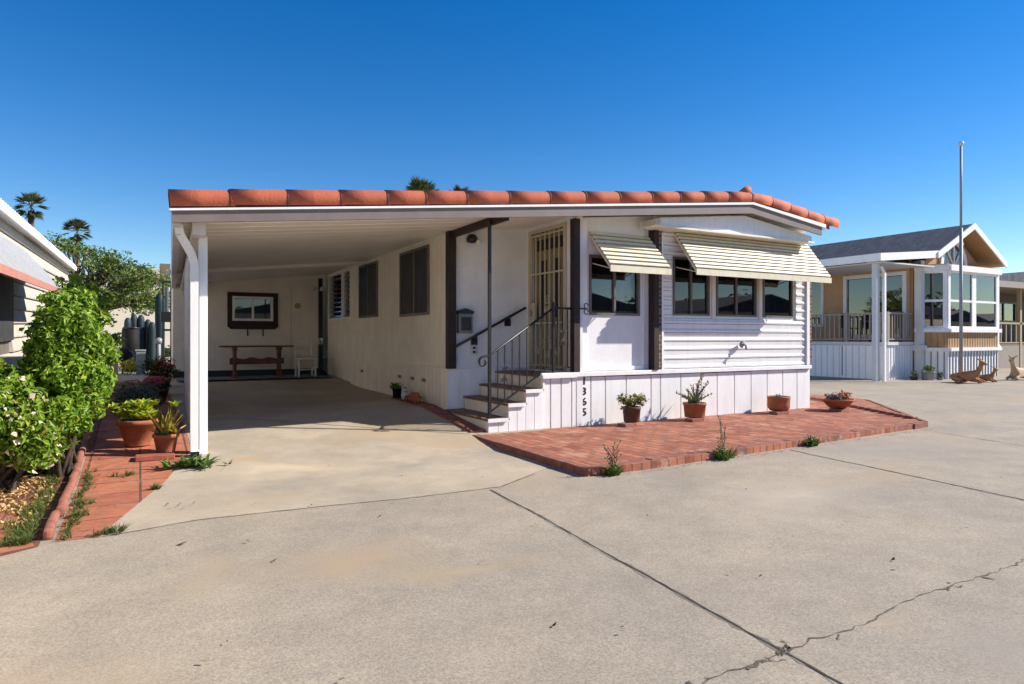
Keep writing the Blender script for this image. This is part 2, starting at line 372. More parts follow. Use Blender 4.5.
LM = {
 'lime': leafmat('bright_bush_leaves', (.10, .19, .012), (.24, .36, .03), (.42, .42, .06), trans=.3),
 'green': leafmat('mid_green_leaves', (.035, .10, .01), (.12, .23, .02), (.22, .30, .04), trans=.25),
 'bush': leafmat('yellow_green_bush_leaves', (.07, .17, .012), (.27, .40, .03), (.42, .48, .06), trans=.3),
 'tree': leafmat('tree_leaves', (.05, .09, .015), (.17, .24, .04), (.28, .26, .08)),
 'dark': leafmat('dark_green_leaves', (.018, .04, .012), (.05, .085, .03)),
 'palm': leafmat('palm_frond_green', (.03, .05, .015), (.10, .12, .04), (.24, .15, .05)),
 'succ': leafmat('lime_succulent_leaves', (.25, .38, .03), (.50, .55, .05), (.60, .50, .05), .35, .3),
 'aloe': leafmat('orange_tipped_aloe_leaves', (.20, .22, .03), (.45, .35, .05), (.50, .18, .04), .4, .2),
 'jade': leafmat('olive_jade_leaves', (.10, .15, .03), (.28, .24, .07), (.36, .13, .05), .4, .15),
 'weed': leafmat('weed_leaves', (.05, .10, .02), (.14, .22, .04)),
 'drystem': leafmat('dry_seed_stems', (.12, .07, .035), (.22, .14, .07)),
 'lav': leafmat('grey_green_leaves', (.09, .13, .08), (.22, .27, .16)),
 'pink': leafmat('pink_petals', (.55, .10, .12), (.75, .28, .28)),
 'blossom': leafmat('cream_blossoms', (.62, .50, .36), (.75, .66, .5)),
 'yellow': leafmat('yellow_flowers', (.60, .45, .05), (.45, .50, .06)),
 'purple': leafmat('purple_succulent_leaves', (.10, .05, .055), (.22, .14, .13)),
 'orange': leafmat('orange_red_leaves', (.40, .10, .035), (.55, .2, .08)),
 'grass': leafmat('grass_blades', (.05, .085, .015), (.13, .17, .04), (.3, .25, .1)),
}

# ------------------------------------------------------------------ ground
def sheet(name, pts, m, lift=.004, kind='structure', cell=None, parent=None, label=None, cat=None):
    bm = bmesh.new(); f = bm.faces.new([bm.verts.new((x, y, 0)) for x, y in pts])
    if f.normal.z < 0: f.normal_flip()
    cuts = [((0, y, 0), (0, 1, 0)) for y, _ in BREAKS] + [((4.6, 0, 0), (1, 0, 0)), ((8.6, 0, 0), (1, 0, 0))]
    for co, no in cuts:
        bmesh.ops.bisect_plane(bm, geom=bm.verts[:] + bm.edges[:] + bm.faces[:], plane_co=co, plane_no=no)
    for v in bm.verts: v.co.z = gz(v.co.x, v.co.y) + lift
    bmesh.ops.recalc_face_normals(bm, faces=bm.faces)
    if bm.faces and sum(f.normal.z for f in bm.faces) < 0: bmesh.ops.reverse_faces(bm, faces=bm.faces)
    me = bpy.data.meshes.new(name); bm.to_mesh(me); bm.free(); me.materials.append(m)
    o = bpy.data.objects.new(name, me); col.objects.link(o)
    if kind: o['kind'] = kind
    return o
sheet('street', [(-400, -400), (400, -400), (400, 400), (-400, 400)], M['street'], 0)
apron = [G(*p, ROAD) for p in ((97,538),(200,520),(300,509),(420,497),(500,487),(552,466))]
sheet('driveway', apron + [(3.62, 7.2), (3.86, 8.6), (3.95, 17), (.47, 17), (.47, 7.65)], M['drive'], .003)
sheet('paver_path', [(-.46, 4.98), (-.22, 4.98), (.46, 7.62), (.46, 15.4), (-.46, 15.4)], M['redpath'], .002)
sheet('planting_bed', [(-1.62, 4.2), (-.54, 4.92), (-.54, 19.5), (-1.62, 19.5)], M['bed'], .002)
sheet('red_paving', [(-2.6, 4.1), (-.56, 4.93), (-.66, 5.4), (-.78, 5.9), (-1.0, 6.25), (-1.4, 6.5), (-2.6, 6.5)], M['redpath'], .004)
sheet('far_yard', [(-60, 23), (60, 23), (60, 120), (-60, 120)], M['drive'], .004)

def strip(name, pts, w, m, wig=.0, seg=.12, lift=.005, seed=1, wvar=.4, mb=None):
    rnd = random.Random(seed); own = mb is None; mb = mb or MB(); P = []
    for a, b in zip(pts, pts[1:]):
        a, b = Vector((*a, 0)), Vector((*b, 0)); n = max(1, int((b-a).length/seg))
        for i in range(n): P.append(a.lerp(b, i/n))
    P.append(Vector((*pts[-1], 0)))
    rows = []
    for i, p in enumerate(P):
        t = (P[min(i+1, len(P)-1)] - P[max(0, i-1)]).normalized(); s = Vector((-t.y, t.x, 0))
        p = p + s*rnd.gauss(0, wig) + s*noise.noise(p*2.3)*wig*3
        ww = w*rnd.uniform(1-wvar, 1+wvar)*.5
        q = []
        for e in (-1, 1):
            v = p + s*ww*e; q.append(mb.bm.verts.new((v.x, v.y, gz(v.x, v.y) + lift)))
        rows.append(q)
    for A, B in zip(rows, rows[1:]): mb.bm.faces.new((A[0], A[1], B[1], B[0]))
    if own: o = mb.build(name, m); tag(o, kind='structure'); return o
w_ = MB()     # chipped, dusty lips beside the joints
strip('', [G(490, 490, ROAD), (2.50, 4.2), (2.27, 1.81), (2.22, 1.3)], .030, None, .005, .05, .0012, 21, .6, w_)
strip('', [G(790, 450, ROAD), G(1024, 500, ROAD), (5.9, 1.8), (5.8, -2)], .034, None, .005, .05, .0012, 22, .6, w_)
w_.build('joint_lip', M['jointlight']); tag(bpy.data.objects['joint_lip'], kind='structure')
j = MB()
strip('', [G(490, 490, ROAD), (2.50, 4.2), (2.27, 1.81), (2.22, 1.3)], .011, None, .0015, .07, .0026, 1, .5, j)
strip('', [G(500, 487, ROAD), G(535, 474, ROAD)], .008, None, .002, .07, .0026, 5, .6, j)
strip('', [G(790, 450, ROAD), G(1024, 500, ROAD), (5.9, 1.8), (5.8, -2)], .012, None, .0015, .07, .0026, 2, .5, j)
strip('', [G(935, 432, ROAD), G(1024, 446, ROAD)], .010, None, .0015, .1, .0026, 2, .5, j)
strip('', [(0.2, 9.3), (1.24, 9.0), (2.53, 8.07), (3.55, 7.4)], .012, None, .002, .1, .0050, 4, .3, j)
strip('', [(-9, 19), (9.5, 13)], .01, None, .002, .3, .0050, 4, .3, j)
j.build('pavement_joint', M['joint']); tag(bpy.data.objects['pavement_joint'], kind='structure')
cr = [G(*p, ROAD) for p in ((640,700),(700,684),(740,668),(780,655),(870,622),(900,603),(960,585),(1024,560),(1100,535))]
k = MB()
strip('', cr, .007, None, .007, .045, .0024, 11, .8, k)
for i in range(26):   # crumbled chips and short branches along the crack
    t = random.random()*(len(cr)-2); a = Vector(cr[int(t)]).lerp(Vector(cr[int(t)+1]), t % 1)
    if i < 10: a = Vector(G(785 + random.uniform(-9, 9), 650 + random.uniform(-6, 7), ROAD))
    elif i < 14: a = Vector(G(952 + random.uniform(-10, 10), 586 + random.uniform(-3, 3), ROAD))
    b = a + Vector((random.gauss(0, .05), random.gauss(0, .03)))
    strip('', [tuple(a), tuple(b)], random.uniform(.004, .012), None, .006, .02, .0036, i, .8, k)
k.build('pavement_crack', mat('crack_dirt', (.17, .14, .11), .95, .5, 30)); tag(bpy.data.objects['pavement_crack'], kind='structure')
e = MB()   # lip where the smoother apron meets the street
strip('', apron[:5], .007, None, .004, .06, .0042, 8, .9, e)
for i, (a, b) in enumerate((((165,507),(169,503)), ((176,508),(182,503)), ((190,507),(195,502)), ((167,510),(172,509)), ((180,511),(185,508)))):
    strip('', [G(*a, ROAD), G(*b, ROAD)], .014, None, .004, .02, .0042, i, .5, e)
e.build('apron_seam', M['jointlight']); tag(bpy.data.objects['apron_seam'], kind='structure')

# brick patio, a raised slab (top z=0) with a border course
PT = [(3.57, 7.40), (3.57, 4.95), (4.2, 4.93), (9.80, 5.33), (10.6, 6.1), (12.45, 7.95), (12.5, 9.1), (10.3, 9.1), (9.6, 7.43)]
p = MB(); p.prism(PT, 'z', ROAD - .05, 0.0); o = p.build('brick_patio', M['brick']); tag(o, kind='structure')
pb = MB(); rnd = random.Random(3)
def border(a, b, n0=.2, z1=.006, dep=.1):
    a, b = Vector((*a, 0)), Vector((*b, 0)); L_ = (b-a).length; n = int(L_/n0); t = (b-a)/L_; s = Vector((-t.y, t.x, 0))
    for i in range(n):
        c = a + t*(i+.5)*L_/n + s*(rnd.gauss(0, .004)+dep*.42); zt = z1 + rnd.gauss(0, .002); 
        pb.obox((c.x, c.y, (zt + ROAD - .03)/2), t*(L_/n - .005), s*dep, (0, 0, zt - ROAD + .03))
border((3.57, 7.35), (3.57, 4.95), .2); border((3.57, 4.95), (9.80, 5.33), .2)
border((9.80, 5.33), (12.3, 7.8), .11, .012, .06)
o = pb.build('brick_border', M['brickedge'], bevel=.004); tag(o, kind='structure')
st = MB(); n = 17
for i in range(n):
    y = 7.45 + (10.6-7.45)*(i+.5)/n; x = 3.70 + .05*(y-7.4)/3
    z = gz(x, y) + .02; dz = (gz(x, y+.09)-gz(x, y-.09))
    st.obox((x, y, z-.02), (.2, 0, 0), (0, .178, dz), (0, 0, .06))
o = st.build('brick_edging', M['brickedge'], bevel=.004); tag(o, kind='structure')
sc = MB()
for i in range(15):
    a = Vector((10.02, 5.72)).lerp(Vector((11.5, 8.4)), i/14)
    sc.lathe((a.x, a.y, -.01), [(.075, 0), (.08, .035), (.05, .055)], 10)
o = sc.build('scalloped_edging', M['curb']); tag(o, kind='structure')

# red kerb along the planting bed, rounded lumps
cb = MB(); y = 5.04; rnd = random.Random(5)
while y < 14.5:
    ln = .30
    zc = gz(-.5, y)
    cb.obox((-.5 + rnd.gauss(0, .006), y + ln/2, zc + .035), (.055, 0, 0), (rnd.gauss(0, .008), ln - .012, gz(-.5, y+ln) - gz(-.5, y)), (0, 0, .07 + rnd.gauss(0, .006)))
    y += ln
o = cb.build('bed_kerb', M['curb'], bevel=.02); tag(o, kind='structure')
lp = MB(); lp.box(-.04, .30, 7.33, 7.50, gz(0, 7.4) + .0, gz(0, 7.4) + .045)
o = lp.build('loose_paver', M['paver'], bevel=.005); tag(o, 'loose red paver lying across the red path in front of the potted plants', 'paver')
# wood chips: stuff
rnd = random.Random(9); V = []; F = []
for i in range(4000):
    x = -.60 - abs(rnd.gauss(0, .40)); y = rnd.uniform(5.5, 8.4)
    if x < -.75 and y < 5.9 and rnd.random() < .85: continue 
    if x < -1.6: continue
    if rnd.random() > .25 + .75*(noise.noise(Vector((x*3, y*3, 0))) > -.05): continue
    z = gz(x, y) + .016 + rnd.random()*.008; a = rnd.uniform(0, 6.28); l = rnd.uniform(.005, .014); w = l*rnd.uniform(.3, .7)
    u = Vector((math.cos(a)*l, math.sin(a)*l, rnd.gauss(0, .004))); v = Vector((-math.sin(a)*w, math.cos(a)*w, rnd.gauss(0, .004))); c = Vector((x, y, z)); q = len(V)
    V += [c-u-v, c+u-v, c+u+v, c-u+v]; F.append((q, q+1, q+2, q+3))
me = bpy.data.meshes.new('wood_chips'); me.from_pydata([tuple(v) for v in V], [], F)
me.materials.append(leafmat('wood_chip_scatter', (.38, .20, .08), (.62, .42, .18), trans=.05)); o = bpy.data.objects.new('wood_chips', me); col.objects.link(o)
tag(o, 'pale wood chips scattered on the red bed soil', 'wood chips', kind='stuff')
rnd = random.Random(14); V = []; F = []
for i in range(1500):      # blown litter: patio, kerbs, foot of the walls
    k_ = i % 5
    if k_ == 0: x = rnd.uniform(4.6, 10); y = 7.41 - abs(rnd.gauss(0, .05)); z = .006
    elif k_ == 1: x = rnd.uniform(3.7, 11); y = rnd.uniform(5.3, 7.4); z = .006; 
    elif k_ == 2: x = rnd.uniform(3.6, 9.8); y = 4.93 + (x-3.57)*.061 - .08 - abs(rnd.gauss(0, .05)); z = ROAD+.006
    elif k_ == 3: y = rnd.uniform(5, 9); x = -.42 + abs(rnd.gauss(0, .08)); z = gz(x, y)+.01
    else: x = rnd.uniform(-.4, 7); y = rnd.uniform(1.5, 8); z = gz(x, y)+.014
    if k_ == 4 and (x > 3.5 and y > 4.8): continue
    if k_ == 4 and rnd.random() < .6: continue
    if k_ == 1 and rnd.random() < .5: continue
    a = rnd.uniform(0, 6.28); l = rnd.uniform(.004, .011) ; w = l*rnd.uniform(.3, .7)
    u = Vector((math.cos(a)*l, math.sin(a)*l, rnd.uniform(0, .004))); v = Vector((-math.sin(a)*w, math.cos(a)*w, 0)); c = Vector((x, y, z+.003)); q = len(V)
    V += [c-u-v, c+u-v, c+u+v, c-u+v]; F.append((q, q+1, q+2, q+3))
me = bpy.data.meshes.new('leaf_litter'); me.from_pydata([tuple(v) for v in V], [], F); me.materials.append(leafmat('litter_bits', (.07, .045, .025), (.26, .18, .10), trans=.05))
o = bpy.data.objects.new('leaf_litter', me); col.objects.link(o); tag(o, 'tiny brown leaf litter blown over the paving and against the skirting', 'litter', kind='stuff')
rnd = random.Random(4)
sp = []
for i in range(420):
    y = 5.0 + 5.5*rnd.random()**1.5; x = -.60 - abs(rnd.gauss(0, .07)); sp.append((x, y, gz(x, y) + .005))
for i in range(60):
    y = 5.0 + rnd.random()*2.2; x = -.43 + abs(rnd.gauss(0, .03)); sp.append((x, y, gz(x, y) + .004))
for (cx, cy) in ((-.12, 5.05), (-.2, 5.0), (.12, 6.3), (-.36, 6.0), (-.1, 6.9), (-.4, 5.6)):
    for i in range(10): sp.append((cx + rnd.gauss(0, .04), cy + rnd.gauss(0, .02), gz(cx, cy) + .004))
o = blades('grass_tufts', sp, LM['grass'], None, 7, .07, .006, 3, 1.3, .8)
tag(o, 'thin grass growing along the red kerb and in the paver joints', 'grass', kind='stuff')

# ------------------------------------------------------------------ the mobile home
XL, YF, YA, XD = 3.89, 7.42, 8.76, 5.18      # left wall, front wall, alcove back wall, door wall
home = thing('mobile_home', 'white single storey mobile home with terracotta tile roof edge, striped awnings and attached carport roof', 'mobile home', (5.2, 7.42, 0))
def wh(u): return u
# windows: (axis, plane, u0,u1,z0,z1)
W_side = [(9.51, 10.80, 1.56, 2.64), (12.04, 13.22, 1.60, 2.65)]
mb = MB(); wall_holes(mb, 'x', XL, XL+.1, YA + .11, 13.8, .76, 2.80, W_side)
for i in range(26):   # shallow vertical panel battens
    pass
side = mb.build('side_wall', M['cream'], home)
sk = MB(); sk.box(XL-.03, XL+.08, YA-.0, 13.78, .05, .75); sk.box(XL-.045, XL-.03, YA, 13.78, .735, .765)
y = YA + .2
while y < 13.7: sk.box(XL-.036, XL-.03, y, y+.012, .06, .735); y += .30
sk.build('side_skirting', M['cream'], home)
for i, y in enumerate((9.6, 10.1, 10.7, 12.9)):
    v = MB(); v.box(XL-.042, XL-.03, y, y+.14, .52, .57); v.build('vent', M['greyframe'], home)
mb = MB(); mb.box(XL, XD, YA, YA+.1, .1, 2.95); mb.build('alcove_wall', M['stucco'], home)
mb = MB(); mb.box(XL-.03, XD-.0, YA-.02, YA, .1, .74); 
for i in range(6): mb.box(XL+.12+i*.2, XL+.135+i*.2, YA-.024, YA-.02, .1, .71)
mb.box(XL-.03, XD, YA-.035, YA, .735, .755)
mb.build('alcove_skirting', M['white'], home)
DY0, DY1, DZ0, DZ1 = 7.70, 8.62, .76, 2.76
mb = MB(); wall_holes(mb, 'x', XD, XD+.1, YF+.0, YA, .0, 3.0, [(DY0, DY1, .735, DZ1)]); mb.build('door_wall', M['stucco'], home)
# front stucco wall
W1 = (5.44, 6.34, 1.52, 2.36)
FS = [(6.95, 7.70, 1.54, 2.42), (7.85, 8.76, 1.54, 2.42), (8.91, 9.66, 1.54, 2.42)]
mb = MB(); wall_holes(mb, 'y', 7.50, 7.60, XD+.1, 6.60, .70, 2.72, [W1])
mb.prism([(XD+.1, 2.72), (6.6, 2.72), (6.6, 3.0), (XD+.1, 2.86)], 'y', 7.50, 7.60); mb.build('front_wall', M['stucco'], home)
mb = MB(); mb.box(XD+.1, XD+.2, 7.46, 7.498, .74, 2.84); mb.box(6.34+.06, 6.42, 7.485, 7.498, .74, 2.9); mb.box(XD+.2, 6.4, 7.485, 7.498, .74, .80)
mb.build('corner_trim', M['white'], home)
# lap siding section
mb = MB(); wall_holes(mb, 'y', 7.46, 7.56, 6.60, 10.0, .70, 2.85, FS)
mb.prism([(6.6, 2.85), (10.0, 2.85), (10.0, 2.97), (8.13, 3.15), (6.6, 3.0)], 'y', 7.46, 7.56)
lz = .745; LH = .135
while lz < 2.84:
    z1 = min(lz + LH, 2.84)
    if lz < 1.50: segs = [(6.74, 9.93)]
    elif lz < 2.42: segs = [(6.74, 6.90), (9.71, 9.93)]
    else: segs = [(6.74, 9.93)]
    if lz < 1.50 and z1 > 1.50: z1 = 1.50
    for a, b in segs: mb.prism([(7.458, lz), (7.425, lz+.004), (7.418, lz + .03), (7.44, lz+.06), (7.432, z1-.012), (7.458, z1)], 'x', a, b)
    lz = z1 if z1 == 1.50 else lz + LH
mb.build('lap_siding', M['white'], home)
for a, b in ((7.745, 7.81), (8.80, 8.87)):
    mb = MB(); mb.box(a, b, 7.43, 7.459, 1.50, 2.44); mb.build('window_post', M['cream'], home)
for q in ((9.95, 10.02, 7.40, 7.60, .745, 2.75), (6.685, 6.72, 7.40, 7.459, .74, 2.75)): mb = MB(); mb.box(*q); mb.build('siding_corner', M['white'], home)
mb = MB(); mb.box(6.60, 6.685, 7.405, 7.459, .735, 2.86); mb.build('brick_strip', M['brickstrip'], home)
mb = MB(); mb.box(10.02, 10.10, 7.42, 7.60, .76, 2.70); mb.build('brick_strip', M['brickstrip'], home)
mb = MB(); mb.box(6.515, 6.60, 7.37, 7.50, .735, 2.9); mb.build('trim_post', M['brown'], home)
mb = MB(); mb.box(XD-.06, XD+.035, YF-.03, YF+.07, .735, 2.82); mb.build('trim_post', M['brown'], home)
mb = MB(); mb.box(XL-.055, XL+.065, YA-.09, YA+.02, .76, 2.80); mb.build('trim_post', M['brown'], home)
# scalloped brown beam over the alcove
mb = MB(); mb.box(XL-.01, XL+.05, 7.08, YA-.09, 2.64, 2.76)
mb.build('alcove_beam', M['brown'], home)
mb = MB()
pp = []
for i in range(22): y = 7.12 + i*.31; pp += [(y, 2.775), (y+.15, 2.755), (y+.3, 2.775)]
mb.prism([(7.1, 2.80)] + pp + [(14.0, 2.80)], 'x', XL-.03, XL-.012)
mb.build('ceiling_trim', M['brown'], home)
# front skirting: separate boards with open joints
mb = MB(); mb.box(4.64, 10.0, 7.46, 7.50, -.05, .70); mb.build('skirting_backing', M['iron'], home)
mb = MB(); x = 4.62; rnd = random.Random(2)
joints = [4.62, 4.76, 4.93, 5.10, 5.19, 5.42, 5.67, 6.04, 6.50, 6.68, 7.08, 7.50, 7.84, 8.22, 8.60, 8.98, 9.36, 9.72, 10.02]
for a, b in zip(joints, joints[1:]):
    mb.box(a + .009, b - .009, 7.425, 7.46, -.04, .66 + rnd.uniform(-.006, .006))
mb.build('front_skirting', M['white'], home, bevel=.003)
mb = MB(); mb.box(4.60, 10.06, 7.385, 7.46, .675, .735); mb.build('skirting_cap', M['white'], home, bevel=.004)
mb = MB(); mb.box(10.0, 10.06, 7.43, 7.6, -.05, .675); mb.build('skirting_corner', M['white'], home)
# hidden sides so the home is a closed volume
mb = MB(); mb.box(9.9, 10.0, 7.56, 17, -.05, 2.9); mb.build('far_side_wall', M['white'], home)
mb = MB(); mb.box(XL+.1, 9.9, 16.9, 17, .1, 2.8); mb.build('rear_wall', M['cream'], home)
mb = MB(); mb.box(XL+.12, 9.88, YA+.12, 16.88, .70, .74); mb.box(XD+.12, 9.88, 7.62, YA+.12, .70, .74); mb.build('interior_floor', M['interior'], home)
mb = MB(); mb.box(XD+.3, 9.88, 10.2, 10.28, .74, 2.78); mb.build('interior_wall', M['interior'], home)
# roof
SL = (3.24-2.41)/(8.13-.29)
def rz(x): return 2.41 + (x-.29)*SL if x <= 8.13 else 3.24 - (x-8.13)*.11
RY0, RY1 = 7.03, 17.2
def ex(x, y): return x + (y - 7.0)*.036      # the open side of the carport runs slightly askew
mb = MB(); mb.prism([(.26, rz(.26)-.005), (8.13, 3.235), (9.90, rz(9.9)-.005), (9.90, rz(9.9)-.05), (8.13, 3.19), (.26, rz(.26)-.05)], 'y', RY0, RY1)
for v in mb.bm.verts:
    if v.co.x < .3 and v.co.y > 10: v.co.x = ex(.26, RY1)
mb.build('roof', M['ceiling'], home)
mb = MB()
for i in range(33):    # standing ribs of the ceiling pans
    y = 7.25 + i*.30
    xe = ex(.34, y); mb.prism([(xe, rz(xe)-.052), (3.86, rz(3.86)-.052), (3.86, rz(3.86)-.058), (xe, rz(xe)-.058)], 'y', y, y+.02)
mb.build('ceiling_ribs', M['ceiling'], home)
mb = MB()
mb.prism([(.26, rz(.26)-.12), (.26, rz(.26)-.012), (8.13, rz(8.13)-.012), (8.13, rz(8.13)-.14)], 'y', RY0-.035, RY0)
mb.prism([(8.13, rz(8.13)-.14), (8.13, rz(8.13)-.012), (9.78, rz(9.78)-.04), (9.78, rz(9.78)-.17)], 'y', RY0-.035, RY0)
mb.build('fascia', M['fascia'], home)
mb = MB()
mb.prism([(.24, rz(.24)-.010), (.24, rz(.24)+.010), (8.13, rz(8.13)+.022), (8.13, rz(8.13)-.010)], 'y', RY0-.06, RY0+.02)
mb.prism([(8.13, rz(8.13)-.010), (8.13, rz(8.13)+.022), (9.85, rz(9.85)+.02), (9.85, rz(9.85)-.04)], 'y', RY0-.06, RY0+.02)
mb.build('drip_edge', M['white'], home)
# barrel tiles
mb = MB(); seams = [.24, .77, 1.31, 1.85, 2.36, 2.81, 3.32, 3.89, 4.47, 5.02, 5.57, 6.13, 6.64, 7.12, 7.61, 8.10]
rs = seams + [8.13 + .42*i for i in range(1, 5)] + [10.18]
def tilez(x): return rz(x) + .092 + (.0 if x <= 8.13 else .03 - (x-8.13)*.02)
rnd = random.Random(8)
def half_tile(a, b, r0, r1, ca=True):
    a, b = Vector(a), Vector(b); t = (b-a).normalized(); s = Vector((0, 1, 0)); u = t.cross(s); 
    if u.z < 0: u = -u
    rows = []
    for q, r in ((a, r0), (a.lerp(b, .06), r0*1.0), (a.lerp(b, .5), (r0+r1)/2), (b, r1), (b, r1-.018)):
        rows.append([mb.bm.verts.new(q + s*math.cos(R(an))*r + u*math.sin(R(an))*r) for an in range(-38, 219, 16)])
    for A, B in zip(rows, rows[1:]):
        for i in range(len(A)-1): f = mb.bm.faces.new((A[i], A[i+1], B[i+1], B[i])); f.smooth = True
    if ca: mb.bm.faces.new(rows[0])
for a, b in zip(rs, rs[1:]):
    g = rnd.gauss(0, .003)
    # the lip of every tile faces away from the ridge
    if b <= 8.2: half_tile((b + .04, 7.06, tilez(b)+g), (a, 7.06, tilez(a)+g+.004), .104, .1065)
    else: half_tile((a - .04, 7.06, tilez(a)+g), (b, 7.06, tilez(b)+g+.004), .104, .1065)
mb.build('barrel_tiles', M['tile'], home, recalc=False)
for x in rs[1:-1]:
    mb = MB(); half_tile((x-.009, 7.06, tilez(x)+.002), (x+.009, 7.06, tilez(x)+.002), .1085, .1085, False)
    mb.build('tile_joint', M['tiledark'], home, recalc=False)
mb = MB()
mb.tube([(8.0, 7.06, 3.40), (8.15, 7.12, 3.47), (8.28, 7.2, 3.43)], [.07, .075, .06], 10); mb.build('ridge_tile', M['tile'], home)
mb = MB(); mb.prism([(.25, rz(.25)), (8.13, rz(8.13)), (10.1, rz(10.1)+.05), (10.1, rz(10.1)+.10), (8.13, rz(8.13)+.10), (.25, rz(.25)+.10)], 'y', RY0+.03, RY0+.10); mb.build('tile_bed', M['brickedge'], home)
# frieze box above the siding
mb = MB(); mb.prism([(6.42, 2.80), (9.72, 2.79), (9.72, rz(9.72)-.18), (8.13, rz(8.13)-.152), (7.2, rz(7.2)-.152), (6.42, rz(6.42)-.152)], 'y', 7.14, 7.41)
mb.build('frieze', M['white'], home, bevel=.004)
mb = MB(); mb.box(6.40, 9.76, 7.11, 7.43, 2.772, 2.798); mb.build('frieze_sill', M['cream'], home)
mb = MB()
for i in range(5): mb.box(6.30, 6.41, 7.10 , 7.44, 2.79+i*.018, 2.797+i*.018)
mb.build('louver', M['ceiling'], home)
# carport beams, gutter
mb = MB(); mb.prism([(.40, rz(.40)-.052), (XL, rz(XL)-.052), (XL, rz(XL)-.13), (.40, rz(.40)-.13)], 'y', 12.8, 12.9); mb.build('ceiling_beam', M['ceiling'], home)
mb = MB(); mb.box(.44, .56, 7.2, 17, 2.22, 2.37)
for v in mb.bm.verts: v.co.x = ex(v.co.x, v.co.y)
mb.build('eave_beam', M['greywhite'], home) # mb.build('eave_beam', M['greywhite'], home)
mb = MB(); mb.prism([(.27, 2.27), (.34, 2.27), (.34, 2.40), (.255, 2.40)], 'y', 7.04, 17.1)
for v in mb.bm.verts: v.co.x = ex(v.co.x, v.co.y)
mb.build('gutter', M['greywhite'], home) # mb.build('gutter', M['greywhite'], home)
zb = gz(.5, 7.5)
mb = MB(); mb.box(.525, .605, 7.45, 7.55, zb-.02, 2.24); mb.build('carport_post', M['white'], home, bevel=.004)
mb = MB(); dp = [(.325, 7.22, 2.31), (.34, 7.24, 2.22), (.455, 7.36, 2.03), (.475, 7.38, 1.95), (.475, 7.38, zb+.05)]
for a, b in zip(dp, dp[1:]): mb.bar(a, b, .075, .055, (0, 1, 0))
mb.box(.44, .52, 7.33, 7.43, zb-.01, zb+.05); mb.build('downspout', M['white'], home, bevel=.003)
mb = MB(); mb.box(.44, .52, 7.325, 7.36, zb-.015, zb+.045); mb.build('downspout_outlet', M['black'], home)
for y in (13.2, 16.9):
    xe = ex(.50, y); mb = MB(); mb.box(xe, xe+.08, y, y+.08, .2, 2.24); mb.build('carport_post', M['white'], home)
# slatted side panel of the carport
mb = MB(); y = 8.55
while y < 11.3:
    xe = ex(.45, y); mb.box(xe+.015, xe+.045, y, y+.26, gz(.5, y)+.03, 2.24); mb.box(xe, xe+.015, y+.24, y+.30, gz(.5, y)+.03, 2.24); y += .30
mb.build('carport_side_panel', M['greywhite'], home)
mb = MB(); mb.box(.60, .68, 11.36, 11.46, .15, 2.3); mb.build('dark_post', M['black'], home)
# rear enclosed porch with louvred windows
mb = MB(); wall_holes(mb, 'x', XL+.03, XL+.13, 13.8, 16.0, .18, 2.78, [(13.98, 14.55, 1.62, 2.68), (14.65, 15.85, 1.62, 2.68)]); mb.build('porch_wall', M['cream'], home)
for a, b in ((13.98, 14.55), (14.65, 15.85)):
    wn = MB(); 
    for q in (a, b-.04): wn.box(XL+.01, XL+.07, q, q+.04, 1.62, 2.68)
    wn.box(XL+.01, XL+.07, a+.04, b-.04, 1.62, 1.66); wn.box(XL+.01, XL+.07, a+.04, b-.04, 2.64, 2.68)
    w = wn.build('louvre_window', M['white'], home)
    g = MB(); 
    for i in range(9): g.obox((XL+.06, (a+b)/2, 1.72 + i*.105), (.05, 0, .07), (0, b-a-.09, 0), (.006, 0, .002))
    g.build('pane', M['glassdark'], w)
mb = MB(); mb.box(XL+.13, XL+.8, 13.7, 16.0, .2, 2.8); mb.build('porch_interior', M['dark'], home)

def window(u0, u1, z0, z1, c, axis, frame, split=1, depth=.06, out=.02, fw=.035, pane='glass', name='window', parent=home):
    """frame bars, panes; c is the outer plane; house lies towards +axis"""
    f = MB()
    def bx(a, b, d0, d1, e, g):
        if axis == 'y': f.box(a, b, d0, d1, e, g)
        else: f.box(d0, d1, a, b, e, g)
    c0, c1 = c - out, c + depth
    bx(u0, u0+fw, c0, c1, z0, z1); bx(u1-fw, u1, c0, c1, z0, z1); bx(u0+fw, u1-fw, c0, c1, z0, z0+fw); bx(u0+fw, u1-fw, c0, c1, z1-fw, z1)
    for i in range(1, split):
        m = u0 + (u1-u0)*i/split; bx(m-fw*.45, m+fw*.45, c0+.01, c1, z0+fw, z1-fw)
    w = f.build(name, frame, parent)
    for i in range(split):
        g = MB(); a = u0 + (u1-u0)*i/split; b = u0 + (u1-u0)*(i+1)/split
        if axis == 'y': g.box(a + fw*.5, b - fw*.5, c+.02, c+.026, z0+fw*.5, z1-fw*.5)
        else: g.box(c+.02, c+.026, a + fw*.5, b - fw*.5, z0+fw*.5, z1-fw*.5)
        g.build('pane', M[pane], w)
    return w
for h in W_side:
    w = window(h[0], h[1], h[2], h[3], XL, 'x', M['greyframe'], 2, .05, .03, .04, 'glassdark')
    s = MB(); s.box(XL-.005, XL, h[0]+.04, h[1]-.04, h[2]+.04, h[3]-.04); s.build('dark_screen', M['screen'], w)
def curtain(x0, x1, y, z0, z1, m, parent):
    c = MB(); n = int((x1-x0)/.02); rows = []
    for i in range(n+1):
        x = x0 + (x1-x0)*i/n; yy = y + .012*math.sin(i*1.1) + .006*math.sin(i*.37)
        rows.append((c.bm.verts.new((x, yy, z0)), c.bm.verts.new((x, yy, z1))))
    for A, B in zip(rows, rows[1:]): c.bm.faces.new((A[0], B[0], B[1], A[1]))
    return c.build('curtain', m, parent)
